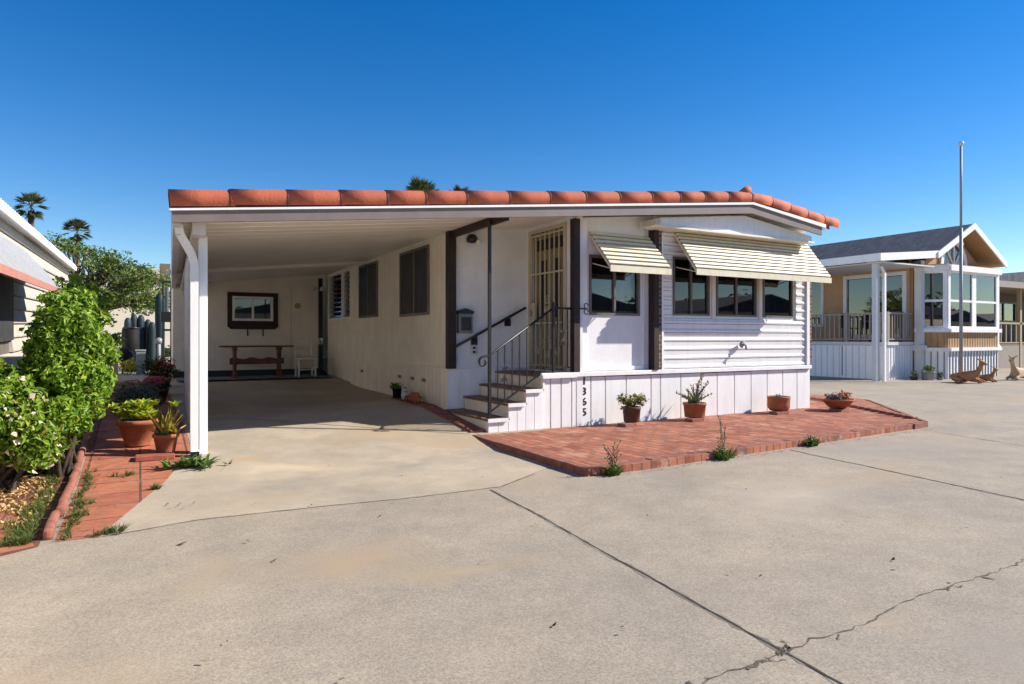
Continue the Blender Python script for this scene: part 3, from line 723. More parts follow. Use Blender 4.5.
w = window(*W1, 7.50, 'y', M['greyframe'], 2, .05, .02, .035); curtain(5.46, 5.60, 7.64, 1.55, 2.34, M['darkcurtain'], w); curtain(6.1, 6.32, 7.64, 1.55, 2.34, M['curtain'], w)
cs = [((6.97, 7.12), (7.55, 7.68)), ((7.87, 7.97), (8.55, 8.74)), ((8.93, 9.06), (9.30, 9.64))]
for h, c in zip(FS, cs):
    w = window(*h, 7.46, 'y', M['greyframe'], 2 if h[0] < 8.8 else 1, .05, .02, .03)
    curtain(c[0][0], c[0][1], 7.62, 1.56, 2.40, M['darkcurtain'], w); curtain(c[1][0], c[1][1], 7.62, 1.56, 2.40, M['curtain'], w)
# awnings: stepped slats, side gussets, scissor arms
def awning(x0, x1, zt, zo, yo, yw, n, over=0.0):
    a = MB(); sl = Vector((0, yo-yw, zo-zt)); step = sl/n; up = Vector((0, -step.z, step.y)).normalized()
    if up.z < 0: up = -up
    for i in range(n):
        p0 = Vector((0, yw, zt)) + step*i + up*.004
        q = [p0 + up*.004, p0 + up*.024, p0 + step*.60 + up*.024, p0 + step*.60 + up*.004]
        a.prism([(v.y, v.z) for v in q], 'x', x0, x1)
    aw = a.build('awning', M['awning'], home)
    g = MB()
    q = [Vector((0, yw, zt)), Vector((0, yw, zt)) + up*.005, Vector((0, yo, zo)) + up*.005, Vector((0, yo, zo))]
    g.prism([(v.y, v.z) for v in q], 'x', x0+.004, x1-.004)
    g.build('awning_backing', M['brown'], aw)
    v = MB(); v.box(x0-.005, x1+.005, yo-.018, yo, zo-.075, zo+.012); v.build('valance', M['awning'], aw)
    for x in (x0+.02, x1-.03):
        b = MB(); b.bar((x, yw, zt-.03), (x, yo, zo-.03), .02, .03); b.bar((x+.04*(1 if x < x0+.1 else -1), yw, zo+.08), (x, yo+.02, zo-.03), .012); b.build('awning_arm', M['awning'], aw)
awning(5.44, 6.50, 2.66, 2.16, 7.02, 7.49, 8)
awning(6.93, 9.95, 2.80, 2.18, 6.96, 7.43, 11)
# hose bib and numbers
mb = MB(); mb.tube([(8.34, 7.42, 1.10), (8.34, 7.34, 1.10), (8.34, 7.30, 1.07), (8.34, 7.30, 1.02)], [.018, .018, .02, .016], 8); mb.tube([(8.30, 7.36, 1.14), (8.38, 7.36, 1.14)], .012, 8); mb.ball((8.33, 7.38, 1.09), .045, .035, .05, 2); mb.build('hose_tap', M['steel'], home)
for i, ch in enumerate('1365'):
    cu = bpy.data.curves.new('digit', 'FONT'); cu.body = ch; cu.size = .158; cu.extrude = .002; cu.align_x = 'CENTER'; cu.offset = .0035
    t = bpy.data.objects.new('tmp', cu); col.objects.link(t)
    dg = bpy.context.evaluated_depsgraph_get(); me = bpy.data.meshes.new_from_object(t.evaluated_get(dg)); bpy.data.objects.remove(t)
    me.materials.clear(); me.materials.append(M['iron'])
    mm = Matrix.Translation((5.305, 7.4225, .565 - i*.142)) @ Matrix.Rotation(R(90), 4, 'X') @ Matrix.Diagonal((1.1, .9, 1, 1))
    me.transform(mm)
    o = bpy.data.objects.new('house_number', me); col.objects.link(o); o.parent = home; o.matrix_parent_inverse = world(home).inverted()
# door: frame, security screen of bars, inner door
mb = MB(); mb.box(XD-.03, XD+.02, DY0-.045, DY0, .735, DZ1+.05); mb.box(XD-.03, XD+.02, DY1, DY1+.045, .735, DZ1+.05); mb.box(XD-.03, XD+.02, DY0, DY1, DZ1, DZ1+.05)
dr = mb.build('security_door', M['doorbeige'], home)
mb = MB(); mb.box(XD+.05, XD+.09, DY0, DY1, .74, DZ1); mb.build('inner_door', mat('beige_door_paint', (.30, .23, .14), .6, .1), dr)
mb = MB(); mb.box(XD+.04, XD+.05, DY0+.2, DY0+.36, 1.5, 2.35); mb.box(XD+.04, XD+.05, DY1-.36, DY1-.2, 1.5, 2.35); mb.box(XD+.04, XD+.05, DY0+.1, DY1-.1, 2.5, 2.66); mb.build('door_glass', M['dark'], dr)
mb = MB()
for y in [DY0 + .02 + (DY1-DY0-.04)*i/7 for i in range(8)]: mb.box(XD-.015, XD+.002, y-.009, y+.009, .76, DZ1)
for z in (.80, 1.42, 2.15, 2.72): mb.box(XD-.018, XD+.004, DY0, DY1, z-.012, z+.012)
for (yy, zz, rr_) in ((8.16, 1.75, .07), (8.16, 1.62, .05), (8.30, 1.1, .08), (8.02, 1.1, .08), (8.16, .95, .06), (8.45, 1.0, .07), (7.88, 1.0, .07)):
    for sgn in (-1, 1):
        mb.tube([(XD-.008, yy + sgn*rr_*math.sin(t*.7)*(1-t/14), zz + rr_*math.cos(t*.7)*(1-t/14)) for t in range(0, 10)], .006, 5)
mb.build('door_bars', M['doorbeige'], dr)
mb = MB(); mb.box(XD-.035, XD-.018, DY1-.15, DY1-.03, 1.42, 1.72); mb.build('lock_plate', M['doorbeige'], dr)
mb = MB(); mb.tube([(XD-.07, DY1-.09, 1.52), (XD-.07, DY1-.09, 1.62)], .014, 8); mb.bar((XD-.035, DY1-.09, 1.57), (XD-.07, DY1-.09, 1.57), .015); mb.build('handle', M['steel'], dr)

# ------------------------------------------------------------------ entry stairs with railing
stairs = thing('entry_stairs', 'white boarded entry steps with brown treads and black iron railing in the porch alcove', 'stairs', (4.3, 7.42, 0))
SX = [3.82, 4.11, 4.37, 4.63, 5.17]; SZ = [.18, .36, .53, .71]
for i in range(4):
    t = MB(); t.box(SX[i]-.02, SX[i+1]+(.01 if i < 3 else 0), YF-.03, YA-.03, SZ[i]-.03, SZ[i]); t.build('tread', M['tread'], stairs, bevel=.004)
    t = MB(); t.box(SX[i]-.015, SX[i+1] - .012, YF-.042, YF-.031, SZ[i]-.045, SZ[i]+.002); t.build('tread_edge', M['white'], stairs)
    t = MB(); zlo = SZ[i-1] if i else -.05
    t.box(SX[i], SX[i]+.03, YF-.01, YA-.05, zlo, SZ[i]-.03); t.build('riser', M['cream'], stairs)
t = MB()
for i in range(3):
    n = 2; 
    for k_ in range(n):
        a = SX[i] + (SX[i+1]-SX[i])*k_/n; b = SX[i] + (SX[i+1]-SX[i])*(k_+1)/n
        t.box(a+.004, b-.004, YF-.012, YF+.02, -.05, SZ[i]-.046)
t.build('stair_skirting', M['white'], stairs)
t = MB(); t.box(SX[0]+.03, SX[1]+.03, YF+.02, YA-.05, -.02, SZ[0]-.032); t.box(SX[1]+.032, SX[2]+.03, YF+.02, YA-.05, -.02, SZ[1]-.032); t.box(SX[2]+.032, SX[3]+.03, YF+.02, YA-.05, -.02, SZ[2]-.032); t.build('stair_core', M['grey'], stairs)
YR = YF + .015
rail = MB()
rail.box(3.835, 3.87, YR-.018, YR+.018, -.05, 2.70); rail.build('corner_post', M['iron'], stairs)
def zr(x): return .98 + (x-3.85)*(1.60-.98)/(4.81-3.85)
rail = MB(); curl = [(3.745 + .07*math.cos(t)*(1-t/14), YR-.03, .90 + .075*math.sin(t)*(1-t/14)) for t in [7.0, 6.2, 5.4, 4.6, 3.8, 3.1, 2.5, 1.9]]
rail.tube([*curl, (3.85, YR, zr(3.85)), (4.81, YR, 1.60)], .015, 8); rail.tube([(4.81, YR, 1.60), (5.10, YR, 1.60)], .015, 8)
rail.box(4.795, 4.825, YR-.016, YR+.016, .71, 1.64); rail.tube([(4.81, YR, 1.64), (4.81, YR, 1.66), (4.81, YR, 1.685)], [.012, .022, .008], 8)
rail.build('handrail', M['iron'], stairs)
def zb_(x): return .27 + (x-3.87)*(.80-.27)/(4.72-3.87)
rail = MB(); rail.bar((3.87, YR, .27), (4.72, YR, .80), .02); rail.bar((4.72, YR, .80), (5.10, YR, .80), .02); rail.build('bottom_rail', M['iron'], stairs)
for x in (3.97, 4.07, 4.18, 4.29, 4.40, 4.51, 4.62, 4.71):
    b = MB(); b.bar((x, YR, max(zb_(x), 0)), (x, YR, zr(x)), .012); b.build('baluster', M['iron'], stairs)
for x in (4.88, 4.96, 5.04):
    b = MB(); b.bar((x, YR, .80), (x, YR, 1.6), .012); b.build('baluster', M['iron'], stairs)
def scroll(x, z, s=1.0):
    b = MB()
    for sx in (-1, 1):
        for sz in (-1, 1):
            b.tube([(x + sx*(.012 + .028*s*(1-math.cos(t*.55)) * (1-t/22)), YR-.002, z + sz*(.02 + .03*s*math.sin(t*.55) + .012*t)*s) for t in range(0, 10)], .005, 5)
            b.tube([(x + sx*(.035 + .02*math.cos(t)), YR-.002, z + sz*.075 + .02*math.sin(t)) for t in [k_*.6 for k_ in range(9)]], .005, 5)
    b.build('scroll', M['iron'], stairs)
scroll(4.07, .74); scroll(4.96, 1.2); 
b = MB()
for zz in (-.04, .04):
    b.tube([(5.33 + .035*math.cos(t), YF-.01, 1.60 + zz + .035*math.sin(t)) for t in [k_*.5 for k_ in range(12)]], .007, 5)
b.box(5.10, 5.30, YF-.02, YF-.005, 1.59, 1.61); b.build('wall_bracket', M['iron'], stairs)

hr = thing('wall_handrail', 'black sloping handrail fixed to the white alcove wall above the steps', 'handrail', (4.5, YA, 1.3))
b = MB(); b.tube([(3.93, YA-.09, 1.07), (5.11, YA-.09, 1.66)], .02, 10); b.build('rail', M['iron'], hr)
for x, z in ((4.28, 1.17), (4.84, 1.45)):
    b = MB(); b.box(x-.05, x+.05, YA-.02, YA, z-.07, z+.04); b.tube([(x, YA-.02, z-.01), (x, YA-.07, z-.01), (x, YA-.09, z+.07)], .012, 6); b.build('bracket', M['iron'], hr)
mbx = thing('mailbox', 'small dark grey metal mailbox hung on the white alcove wall', 'mailbox', (4.1, YA, 1.26))
b = MB(); b.prism([(4.0, 1.27), (4.215, 1.27), (4.215, 1.58), (4.1, 1.62), (4.0, 1.58)], 'y', YA-.10, YA); b.build('box', M['grey'], mbx, bevel=.008)
b = MB(); b.prism([(3.99, 1.55), (4.225, 1.55), (4.225, 1.59), (4.1, 1.63), (3.99, 1.59)], 'y', YA-.118, YA-.0); b.build('lid', M['iron'], mbx)
b = MB(); b.box(4.03, 4.185, YA-.108, YA-.1, 1.31, 1.50); b.build('door_panel', M['screen'], mbx)
pl = thing('wall_lamp', 'black hooded porch lamp high on the white alcove wall', 'lamp', (4.25, YA, 2.65))
b = MB(); b.lathe((4.22, YA-.06, 2.60), [(.02, -.02), (.075, 0), (.085, .05), (.055, .10), (.02, .115)], 14); b.build('shade', M['iron'], pl)
b = MB(); b.tube([(4.22, YA, 2.66), (4.22, YA-.05, 2.69)], .02, 8); b.tube([(4.22, YA-.01, 2.66), (4.22, YA, 2.66)], .05, 12); b.build('bracket', M['iron'], pl)
b = MB(); b.ball((4.30, YA-.12, 2.60), .045); b.build('bulb', M['whitechair'], pl)
ou = thing('wall_outlet', 'small grey outlet plate below the handrail bracket on the alcove wall', 'outlet', (4.27, YA, 1.0))
b = MB(); b.box(4.22, 4.32, YA-.03, YA, .96, 1.09); b.build('plate', M['greywhite'], ou, bevel=.006)
b = MB(); b.box(4.25, 4.29, YA-.036, YA-.03, .98, 1.01); b.box(4.25, 4.29, YA-.036, YA-.03, 1.04, 1.07); b.build('socket', M['black'], ou)

# ------------------------------------------------------------------ shed at the rear of the carport
SY = 16.0; fl = .335
shed = thing('storage_shed', 'cream panelled shed wall with brown framed window at the back of the carport', 'shed', (2.2, SY, fl))
win = (1.80, 2.67, 1.59, 2.14)
b = MB(); wall_holes(b, 'y', SY, SY+.1, .62, 3.70, .48, 2.36, [win]); b.prism([(.62, 2.36), (3.88, 2.36), (3.88, rz(3.88)-.052), (.62, rz(.62)-.052)], 'y', SY, SY+.1)
b.box(.62, .72, SY+.1, SY+.95, .3, 2.36); b.box(3.6, 3.7, SY+.1, SY+.95, .3, 2.36); b.box(.72, 3.6, SY+.85, SY+.95, .3, 2.36)
b.build('wall', mat('shed_cream_panel', (.84, .77, .66), .75, .1, 3, bump=.1), shed)
x = .82
while x < 3.6:
    if not (1.6 < x < 2.85): b = MB(); b.box(x, x+.007, SY-.003, SY, .48, 2.36); b.build('panel_groove', M['cream'] if int(x*10) % 3 else M['greige'], shed)
    x += .205
b = MB(); b.box(.62, 3.70, SY-.02, SY+.1, .30, .48); b.build('base_board', M['iron'], shed)
b = MB(); 
b.prism([(1.70, 1.46), (1.77, 1.40), (2.71, 1.40), (2.78, 1.46), (2.78, 1.585), (1.70, 1.585)], 'y', SY-.03, SY-.002)
b.box(1.70, 1.80, SY-.03, SY-.002, 1.585, 2.23); b.box(2.67, 2.78, SY-.03, SY-.002, 1.585, 2.23); b.box(1.80, 2.67, SY-.03, SY-.002, 2.14, 2.23)
b.build('window_surround', M['brown'], shed)
window(*win, SY, 'y', M['white'], 2, .06, .035, .05, 'glass', 'window', shed)
b = MB(); b.box(1.7, 2.8, SY+.5, SY+.52, 1.3, 2.3); b.build('inner_panel', M['interior'], shed)
for x in (2.12, 2.45):
    b = MB(); b.tube([(x, SY-.03, 1.42), (x, SY-.03, 1.28), (x, SY-.07, 1.25)], .015, 6); b.build('hook', M['iron'], shed)
b = MB(); b.box(3.70, 3.80, SY-.02, SY+.06, .33, 2.62); b.build('corner_post', M['iron'], shed)
pq = thing('wall_ornament', 'small round ornament on the shed wall right of the window', 'ornament', (3.22, SY, 1.95))
b = MB(); b.tube([(3.22, SY-.03, 1.95), (3.22, SY, 1.95)], .07, 14); b.build('disc', M['deerlight'], pq); b = MB(); b.ball((3.22, SY-.03, 1.95), .03); b.build('boss', M['deerlight'], pq)
fd = thing('flood_light', 'twin head flood light at the top corner of the shed wall', 'flood light', (3.66, SY, 2.38))
b = MB(); b.box(3.62, 3.70, SY-.05, SY-.0, 2.34, 2.42); b.build('base', M['greywhite'], fd)
for dx in (-.12, .1):
    b = MB(); b.lathe((3.66+dx, SY-.14, 2.36), [(.02, .06), (.04, .04), (.065, -.04), (.05, -.05)], 12); b.build('lamp_head', M['greywhite'], fd)
rug = MB(); rug.box(.65, 3.75, 14.9, 15.93, .335, .345); rug = rug.build('floor_mat', M['rug']); tag(rug, 'long dark blue grey mat on the carport floor under the table', 'mat')
# trestle table
tz = fl+.01; TY = 15.4
tb = thing('trestle_table', 'long dark wood trestle table with wavy stretcher against the shed wall', 'table', (2.2, TY, tz))
b = MB(); b.box(1.48, 2.98, TY-.22, TY+.22, 1.00, 1.035); b.build('tabletop', M['wood'], tb, bevel=.01)
for x in (1.78, 2.70):
    b = MB(); b.box(x-.03, x+.03, TY-.12, TY+.12, tz+.10, 1.0); b.box(x-.035, x+.035, TY-.2, TY+.2, tz, tz+.10); b.box(x-.04, x+.04, TY-.17, TY+.17, .93, 1.0); b.build('leg', M['wood'], tb, bevel=.01)
b = MB(); pts = []
for i in range(25):
    x = 1.68 + 1.12*i/24; pts.append((x, .76 + .018*math.sin(i*.8)))
b.prism(pts + [(x_, z_-.13 - .02*math.sin(i_*.8)) for i_, (x_, z_) in list(enumerate(pts))[::-1]], 'y', TY-.02, TY+.02); b.build('stretcher', M['wood'], tb)
# ladder back chair
CY = 15.15; cx0, cx1 = 3.02, 3.42; zc = fl + .012
ch = thing('white_chair', 'cream painted ladder back chair beside the trestle table', 'chair', (3.2, CY, zc))
b = MB(); b.box(cx0, cx1, CY-.2, CY+.18, .72, .76); b.build('seat', M['whitechair'], ch, bevel=.008)
for x in (cx0+.02, cx1-.02):
    b = MB(); b.bar((x, CY-.17, .72), (x, CY-.18, zc), .035); b.build('leg', M['whitechair'], ch)
    b = MB(); b.bar((x, CY+.16, zc), (x, CY+.16, .76), .035); b.build('leg', M['whitechair'], ch)
    b = MB(); b.bar((x, CY+.16, .76), (x, CY+.24, 1.22), .035); b.build('back_post', M['whitechair'], ch)
for z in (.86, .97, 1.08, 1.185):
    b = MB(); b.box(cx0+.03, cx1-.03, CY+.165+(z-.76)*.16, CY+.185+(z-.76)*.16, z-.025, z+.025 + (.02 if z > 1.1 else 0)); b.build('back_slat', M['whitechair'], ch)
b = MB(); b.bar((cx0+.02, CY-.175, .5), (cx1-.02, CY-.175, .5), .02); b.bar((cx0+.02, CY-.17, .55), (cx0+.02, CY+.16, .55), .02); b.bar((cx1-.02, CY-.17, .55), (cx1-.02, CY+.16, .55), .02); b.build('stretcher', M['whitechair'], ch)
hs = MB(); pts = [(3.62 + .12*math.cos(t*.7)*(1-.02*t), 15.2 + .14*math.sin(t*.7), .345 + .004*t) for t in range(26)] + [(3.7, 15.5, .4), (3.72, 15.8, .8), (3.72, 15.95, 1.2)]
hs.tube(pts, .012, 6); o = hs.build('garden_hose', M['black']); tag(o, 'coiled black hose on the floor in the rear corner of the carport', 'hose')
ob = thing('outlet_box', 'white outlet box on the dark corner post behind the chair', 'outlet', (3.75, SY-.04, 1.1))
b = MB(); b.box(3.70, 3.80, SY-.06, SY-.02, 1.05, 1.2); b.build('cover', M['white'], ob, bevel=.005); b = MB(); b.box(3.73, 3.77, SY-.065, SY-.06, 1.09, 1.12); b.build('socket', M['black'], ob)

# ------------------------------------------------------------------ pots
def pot(name, label, cat, x, y, z, prof, m, group=None, soil=.85):
    t = thing(name, label, cat, (x, y, z), 0, group)
    b = MB(); b.lathe((x, y, z), prof, 28); b.build('pot', m, t)
    top = prof[-1]; r = prof[-1][0]
    b = MB(); b.lathe((x, y, z), [(r*.98, prof[-1][1] - .002), (r*.9, prof[-1][1]+.004)], 20); b.build('soil', M['soil'], t)
    return t
def slab(x, y, z, w=.2, d=.12, rzv=0.0, label=''):
    b = MB(); b.obox((x, y, z + .022), (w*math.cos(rzv), w*math.sin(rzv), 0), (-d*math.sin(rzv), d*math.cos(rzv), 0), (0, 0, .044)); o = b.build('brick', M['brickedge'], bevel=.004)
    tag(o, label, 'brick'); return o
def rim(r, h, t=.75, rimh=.035, ro=.012):
    return [(r*t, 0), (r*t*1.02, .005), (r*.97, h-rimh), (r*.97+ro, h-rimh), (r+ro, h-.005), (r+ro-.006, h), (r-.012, h), (r-.015, h-.012)]
# patio row
def at(px, py, z=0.0): return G(px, py, z)
x, y = 5.88, 7.15
slab(x-.10, y-.06, 0, .24, .14, .2, 'brick under the dark clay pot on the patio')
t = pot('succulent_pot', 'dark brown clay pot of olive jade succulent by the house number', 'potted plant', x+.03, y, .046, rim(.125, .21, .85, .04, .004), M['brownpot'])
leaf_mesh('leaves', [(x+.16, y, .34, .12, .12, .10), (x-.02, y-.02, .34, .12, .12, .08), (x-.13, y, .36, .10, .08, .09), (x-.13, y, .24, .05, .06, .05)], 620, .042, LM['jade'], t, 3, .7, .4, .6, .05)
b = MB()
for a in range(9): b.tube([(x+.03, y, .24), (x+.03+.10*math.cos(a*.7), y+.08*math.sin(a*.7), .32), (x+.03+.17*math.cos(a*.7), y+.1*math.sin(a*.7), .38)], [.012, .009, .005], 5)
b.build('stem', M['bark'], t)
x, y = 7.05, 7.13
slab(x-.08, y-.10, 0, .26, .14, .1, 'brick under the terracotta pot of tall spiky plant')
t = pot('spiky_plant_pot', 'terracotta pot of tall grey green spiky stems before the white skirting', 'potted plant', x+.02, y, .046, rim(.165, .21, .86, .035, .008), M['terracotta'])
blades('leaves', [(x+.02+.05*math.cos(i), y+.05*math.sin(i), .24) for i in range(6)], LM['lav'], t, 9, .24, .028, 5, 1.0, .5)
b = MB(); tips = []
for i, (dx, dz) in enumerate(((.13, .42), (.24, .30), (-.16, .20), (-.36, .16), (.05, .30), (-.24, .10), (.30, .12), (-.08, .26))):
    p = [(x+.02, y, .24), (x+.02+dx*.4, y-.02, .24+dz*.6), (x+.02+dx, y-.05*(i % 2), .24+dz)]; b.tube(p, [.009, .008, .005], 5)
    for k_ in range(8): f = .25 + .75*k_/7; tips.append((x+.02+dx*f, y-.02, .24+dz*(f**.8)))
b.build('stem', M['drystem'] if 'drystem' in M else M['bark'], t)
blades('stem_leaves', tips, LM['jade'], t, 5, .055, .014, 6, 1.5, .3, 2)
x, y = 8.88, 7.12
slab(x-.09, y-.08, 0, .30, .15, .05, 'brick under the squat terracotta pot near the house corner')
t = pot('squat_pot', 'squat terracotta pot with one tiny plant near the right house corner', 'potted plant', x, y, .046, [(.135, 0), (.165, .04), (.172, .10), (.17, .19), (.178, .20), (.178, .225), (.165, .225), (.16, .215)], M['terracotta'])
blades('leaves', [(x-.03, y, .26), (x+.03, y+.02, .26)], LM['lav'], t, 8, .07, .02, 9, 1.4, .5)
x, y = 10.05, 6.90
slab(x-.02, y-.04, 0, .32, .2, .2, 'brick under the shallow bowl planter on the patio')
t = pot('bowl_planter', 'shallow terracotta bowl of grey and orange succulents at the right of the patio', 'potted plant', x, y, .046, [(.12, 0), (.15, .02), (.24, .12), (.26, .125), (.26, .15), (.24, .15), (.235, .14)], M['terracotta'])
leaf_mesh('grey_leaves', [(x-.10, y, .23, .16, .14, .07)], 330, .05, LM['purple'], t, 4, .5, .5, .6, .1)
leaf_mesh('orange_leaves', [(x+.13, y-.02, .25, .12, .12, .07)], 280, .045, LM['orange'], t, 5, .5, .5, .6, .1)

# weeds along the patio edge
def weed(px, py, h, label, seed, stalks=2, wid=.12):
    x = PY(px, py, 4.95)[0]; y = 4.95 + (x - 3.57)*.061 - .075; x = PY(px, py, y)[0]; t = thing('weed', label, 'weed', (x, y, ROAD), 0, None); rnd = random.Random(seed)
    blades('leaves', [(x + rnd.gauss(0, wid*.35), y + rnd.gauss(0, .025), ROAD) for _ in range(12)], LM['weed'], t, 9, wid*1.0, .022, seed, 1.3, .7)
    leaf_mesh('small_leaves', [(x, y, ROAD + wid*.4, wid*.75, .06, wid*.5), (x - wid*.2, y, ROAD + h*.35, wid*.3, .04, h*.3)], int(900*wid)+60, .028, LM['weed'], t, seed)
    for i in range(stalks):
        b = MB()
        dx = rnd.uniform(-.14, .10); p = [(x, y, ROAD), (x+dx*.5+.03, y, ROAD+h*.5), (x+dx, y-.02, ROAD+h*rnd.uniform(.75, 1))]; b.tube(p, [.004, .0035, .002], 4)
        for k_ in range(4):
            f = .4 + .15*k_; q = Vector(p[0]).lerp(Vector(p[2]), f); e_ = q + Vector((rnd.uniform(-.08, .08), rnd.uniform(-.03, .03), .07)); b.tube([q, e_], [.0025, .003], 4)
            b.ball(e_, .008, sub=1)
        b.build('stalk', M['drystemm'], t)
    return t
M['drystemm'] = mat('dry_stalk', (.10, .065, .035), .8)
weed(613, 471, .30, 'weed with thin stalks at the left front corner of the brick patio', 1, 4, .12)
weed(722, 455, .46, 'bushy green weed with one tall bent seed stalk at the patio edge', 2, 2, .15)
weed(812, 441, .10, 'small low weed at the right end of the patio edge', 3, 1, .13)
x, y = G(190, 467, -.03); t = thing('weed', 'low spreading leafy weed at the foot of the white carport post', 'weed', (x, y, -.03))
blades('leaves', [(x + random.gauss(0, .07), y + random.gauss(0, .05), gz(x, y)+.01) for _ in range(16)], LM['weed'], t, 9, .15, .045, 12, 1.9, .9)
blades('small_leaves', [(x + random.gauss(0, .12), y + random.gauss(0, .07), gz(x, y)+.01) for _ in range(12)], LM['lav'], t, 8, .06, .02, 13, 1.9, .9)
for i, (px, py, lb) in enumerate(((182, 545, 'curled dark dry leaf on the concrete below the driveway seam'), (274, 562, 'tiny dry leaf lying on the concrete left of centre'), (893, 561, 'small dark dry leaf on the street near the right crack'), (554, 627, 'tiny dry leaf on the bare concrete near the bottom'), (380, 517, 'tiny dark leaf on the street just below the apron seam'))):
    x, y = G(px, py, ROAD); s = .034 if i == 0 else .018
    b = MB(); a = [b.bm.verts.new(p) for p in ((x-s, y, ROAD+.006), (x, y-s*.6, ROAD+.012), (x+s, y+s*.2, ROAD+.02), (x, y+s*.6, ROAD+.008), (x, y, ROAD+.004))]
    for q in ((0,1,4), (1,2,4), (2,3,4), (3,0,4)): b.bm.faces.new([a[k_] for k_ in q])
    o = b.build('dry_leaf', M['driedleaf']); tag(o, lb, 'leaf', 'dry leaves blown onto the concrete')

# pots by the side wall of the home
x, y = 3.66, 10.35; z = gz(x, y) + .04
t = pot('small_plant_pot', 'small dark pot of green leaves on the brick edging by the cream side wall', 'potted plant', x, y, z, rim(.075, .15, .85, .03, .004), M['black'])
leaf_mesh('leaves', [(x-.02, y, z+.19, .11, .11, .06)], 220, .05, LM['green'], t, 6)
x2, y2 = 3.66, 10.0; z2 = gz(x2, y2) + .04
g = thing('stone_ornament', 'pale garden ornament figure between the dark pot and orange crab', 'ornament', (x2, y2, z2))
b = MB(); b.ball((x2, y2, z2+.06), .055, .05, .07); b.ball((x2+.01, y2, z2+.15), .035); b.build('figure', M['greywhite'], g); b = MB(); b.ball((x2+.01, y2, z2+.185), .03, .03, .012); b.build('cap', M['grey'], g)
x3, y3 = 3.67, 9.6; z3 = gz(x3, y3) + .04
g = thing('crab_ornament', 'orange terracotta lump shaped garden ornament on the brick edging', 'ornament', (x3, y3, z3))
b = MB(); b.ball((x3, y3, z3+.06), .10, .15, .075, 3, .5); b.build('body', M['terracotta'], g)
b = MB()
for s in (-1, 1):
    for k_ in range(3): b.tube([(x3, y3+s*.08, z3+.06), (x3-.06+.04*k_, y3+s*.19, z3+.08), (x3-.08+.05*k_, y3+s*.24, z3)], [.02, .018, .01], 6)
b.build('claw', M['terracotta'], g)

# left path pots
x, y = -.02, 8.02; z = gz(x, y)+.006
t = pot('green_succulent_pot', 'large tapered terracotta pot of bright lime rosettes on the red path', 'potted plant', x, y, z, rim(.185, .27, .62, .05, .012), M['terracotta'])
rnd = random.Random(31); V = []
sp = [(x + .02 + rnd.gauss(0, .105), y + rnd.gauss(0, .09), z + .28 + rnd.uniform(0, .15)) for _ in range(38)]
blades('leaves', sp, LM['succ'], t, 15, .095, .046, 21, 1.5, .9, 3)
x, y = .23, 7.62; z = gz(x, y)+.006
t = pot('aloe_pot', 'small terracotta pot of spiky orange tipped aloe next to the carport post', 'potted plant', x, y, z, rim(.115, .19, .72, .035, .010), M['terracotta'])
blades('leaves', [(x + .03*math.cos(i*1.3), y + .03*math.sin(i*1.3), z+.19) for i in range(5)], LM['aloe'], t, 8, .27, .034, 22, .95, .05, 4, True)
blades('stem_leaves', [(x+.07, y-.03, z+.19), (x-.06, y, z+.19)], LM['aloe'], t, 6, .20, .03, 24, 1.9, .2, 4, True)
x, y = -.06, 10.0; z = gz(x, y)
t = thing('lavender_mound', 'round grey green mound of small leaves behind the large terracotta pot', 'plant', (x, y, z))
leaf_mesh('leaves', [(x, y, z+.20, .33, .38, .26)], 3600, .04, LM['lav'], t, 7, .35, .4, .35)
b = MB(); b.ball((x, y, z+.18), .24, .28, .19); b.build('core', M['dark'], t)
x, y = .22, 11.6; z = gz(x, y)
t = pot('pink_flower_pot', 'brown pot of pink flowers beyond the grey green mound', 'potted plant', x, y, z, rim(.16, .22, .75, .04, .01), M['brownpot'])
leaf_mesh('leaves', [(x, y, z+.28, .2, .2, .08)], 260, .06, LM['dark'], t, 8)
leaf_mesh('flowers', [(x-.03, y-.05, z+.34, .16, .14, .08)], 420, .05, LM['pink'], t, 9, .8)
x, y = .12, 13.0; z = gz(x, y)
t = pot('dark_leaf_pot', 'clay pot of dark reddish foliage by the carport side panel', 'potted plant', x+.15, y, z, rim(.2, .28, .75, .04, .01), M['brownpot'])
leaf_mesh('leaves', [(x+.15, y, z+.48, .28, .3, .2), (x+.3, y-.2, z+.4, .15, .2, .15)], 900, .06, LM['dark'], t, 10)
leaf_mesh('red_leaves', [(x+.25, y-.1, z+.5, .22, .25, .2)], 400, .055, LM['orange'], t, 11)
x, y = .30, 14.2; z = gz(x, y)
t = pot('grassy_plant_pot', 'pot of pale strap leaves near the far end of the red path', 'potted plant', x, y, z, rim(.17, .25, .75, .04, .01), M['terracotta'])
blades('leaves', [(x + random.gauss(0, .05), y + random.gauss(0, .05), z+.25) for _ in range(7)], LM['lav'], t, 9, .45, .02, 31, .6, .5, 4)
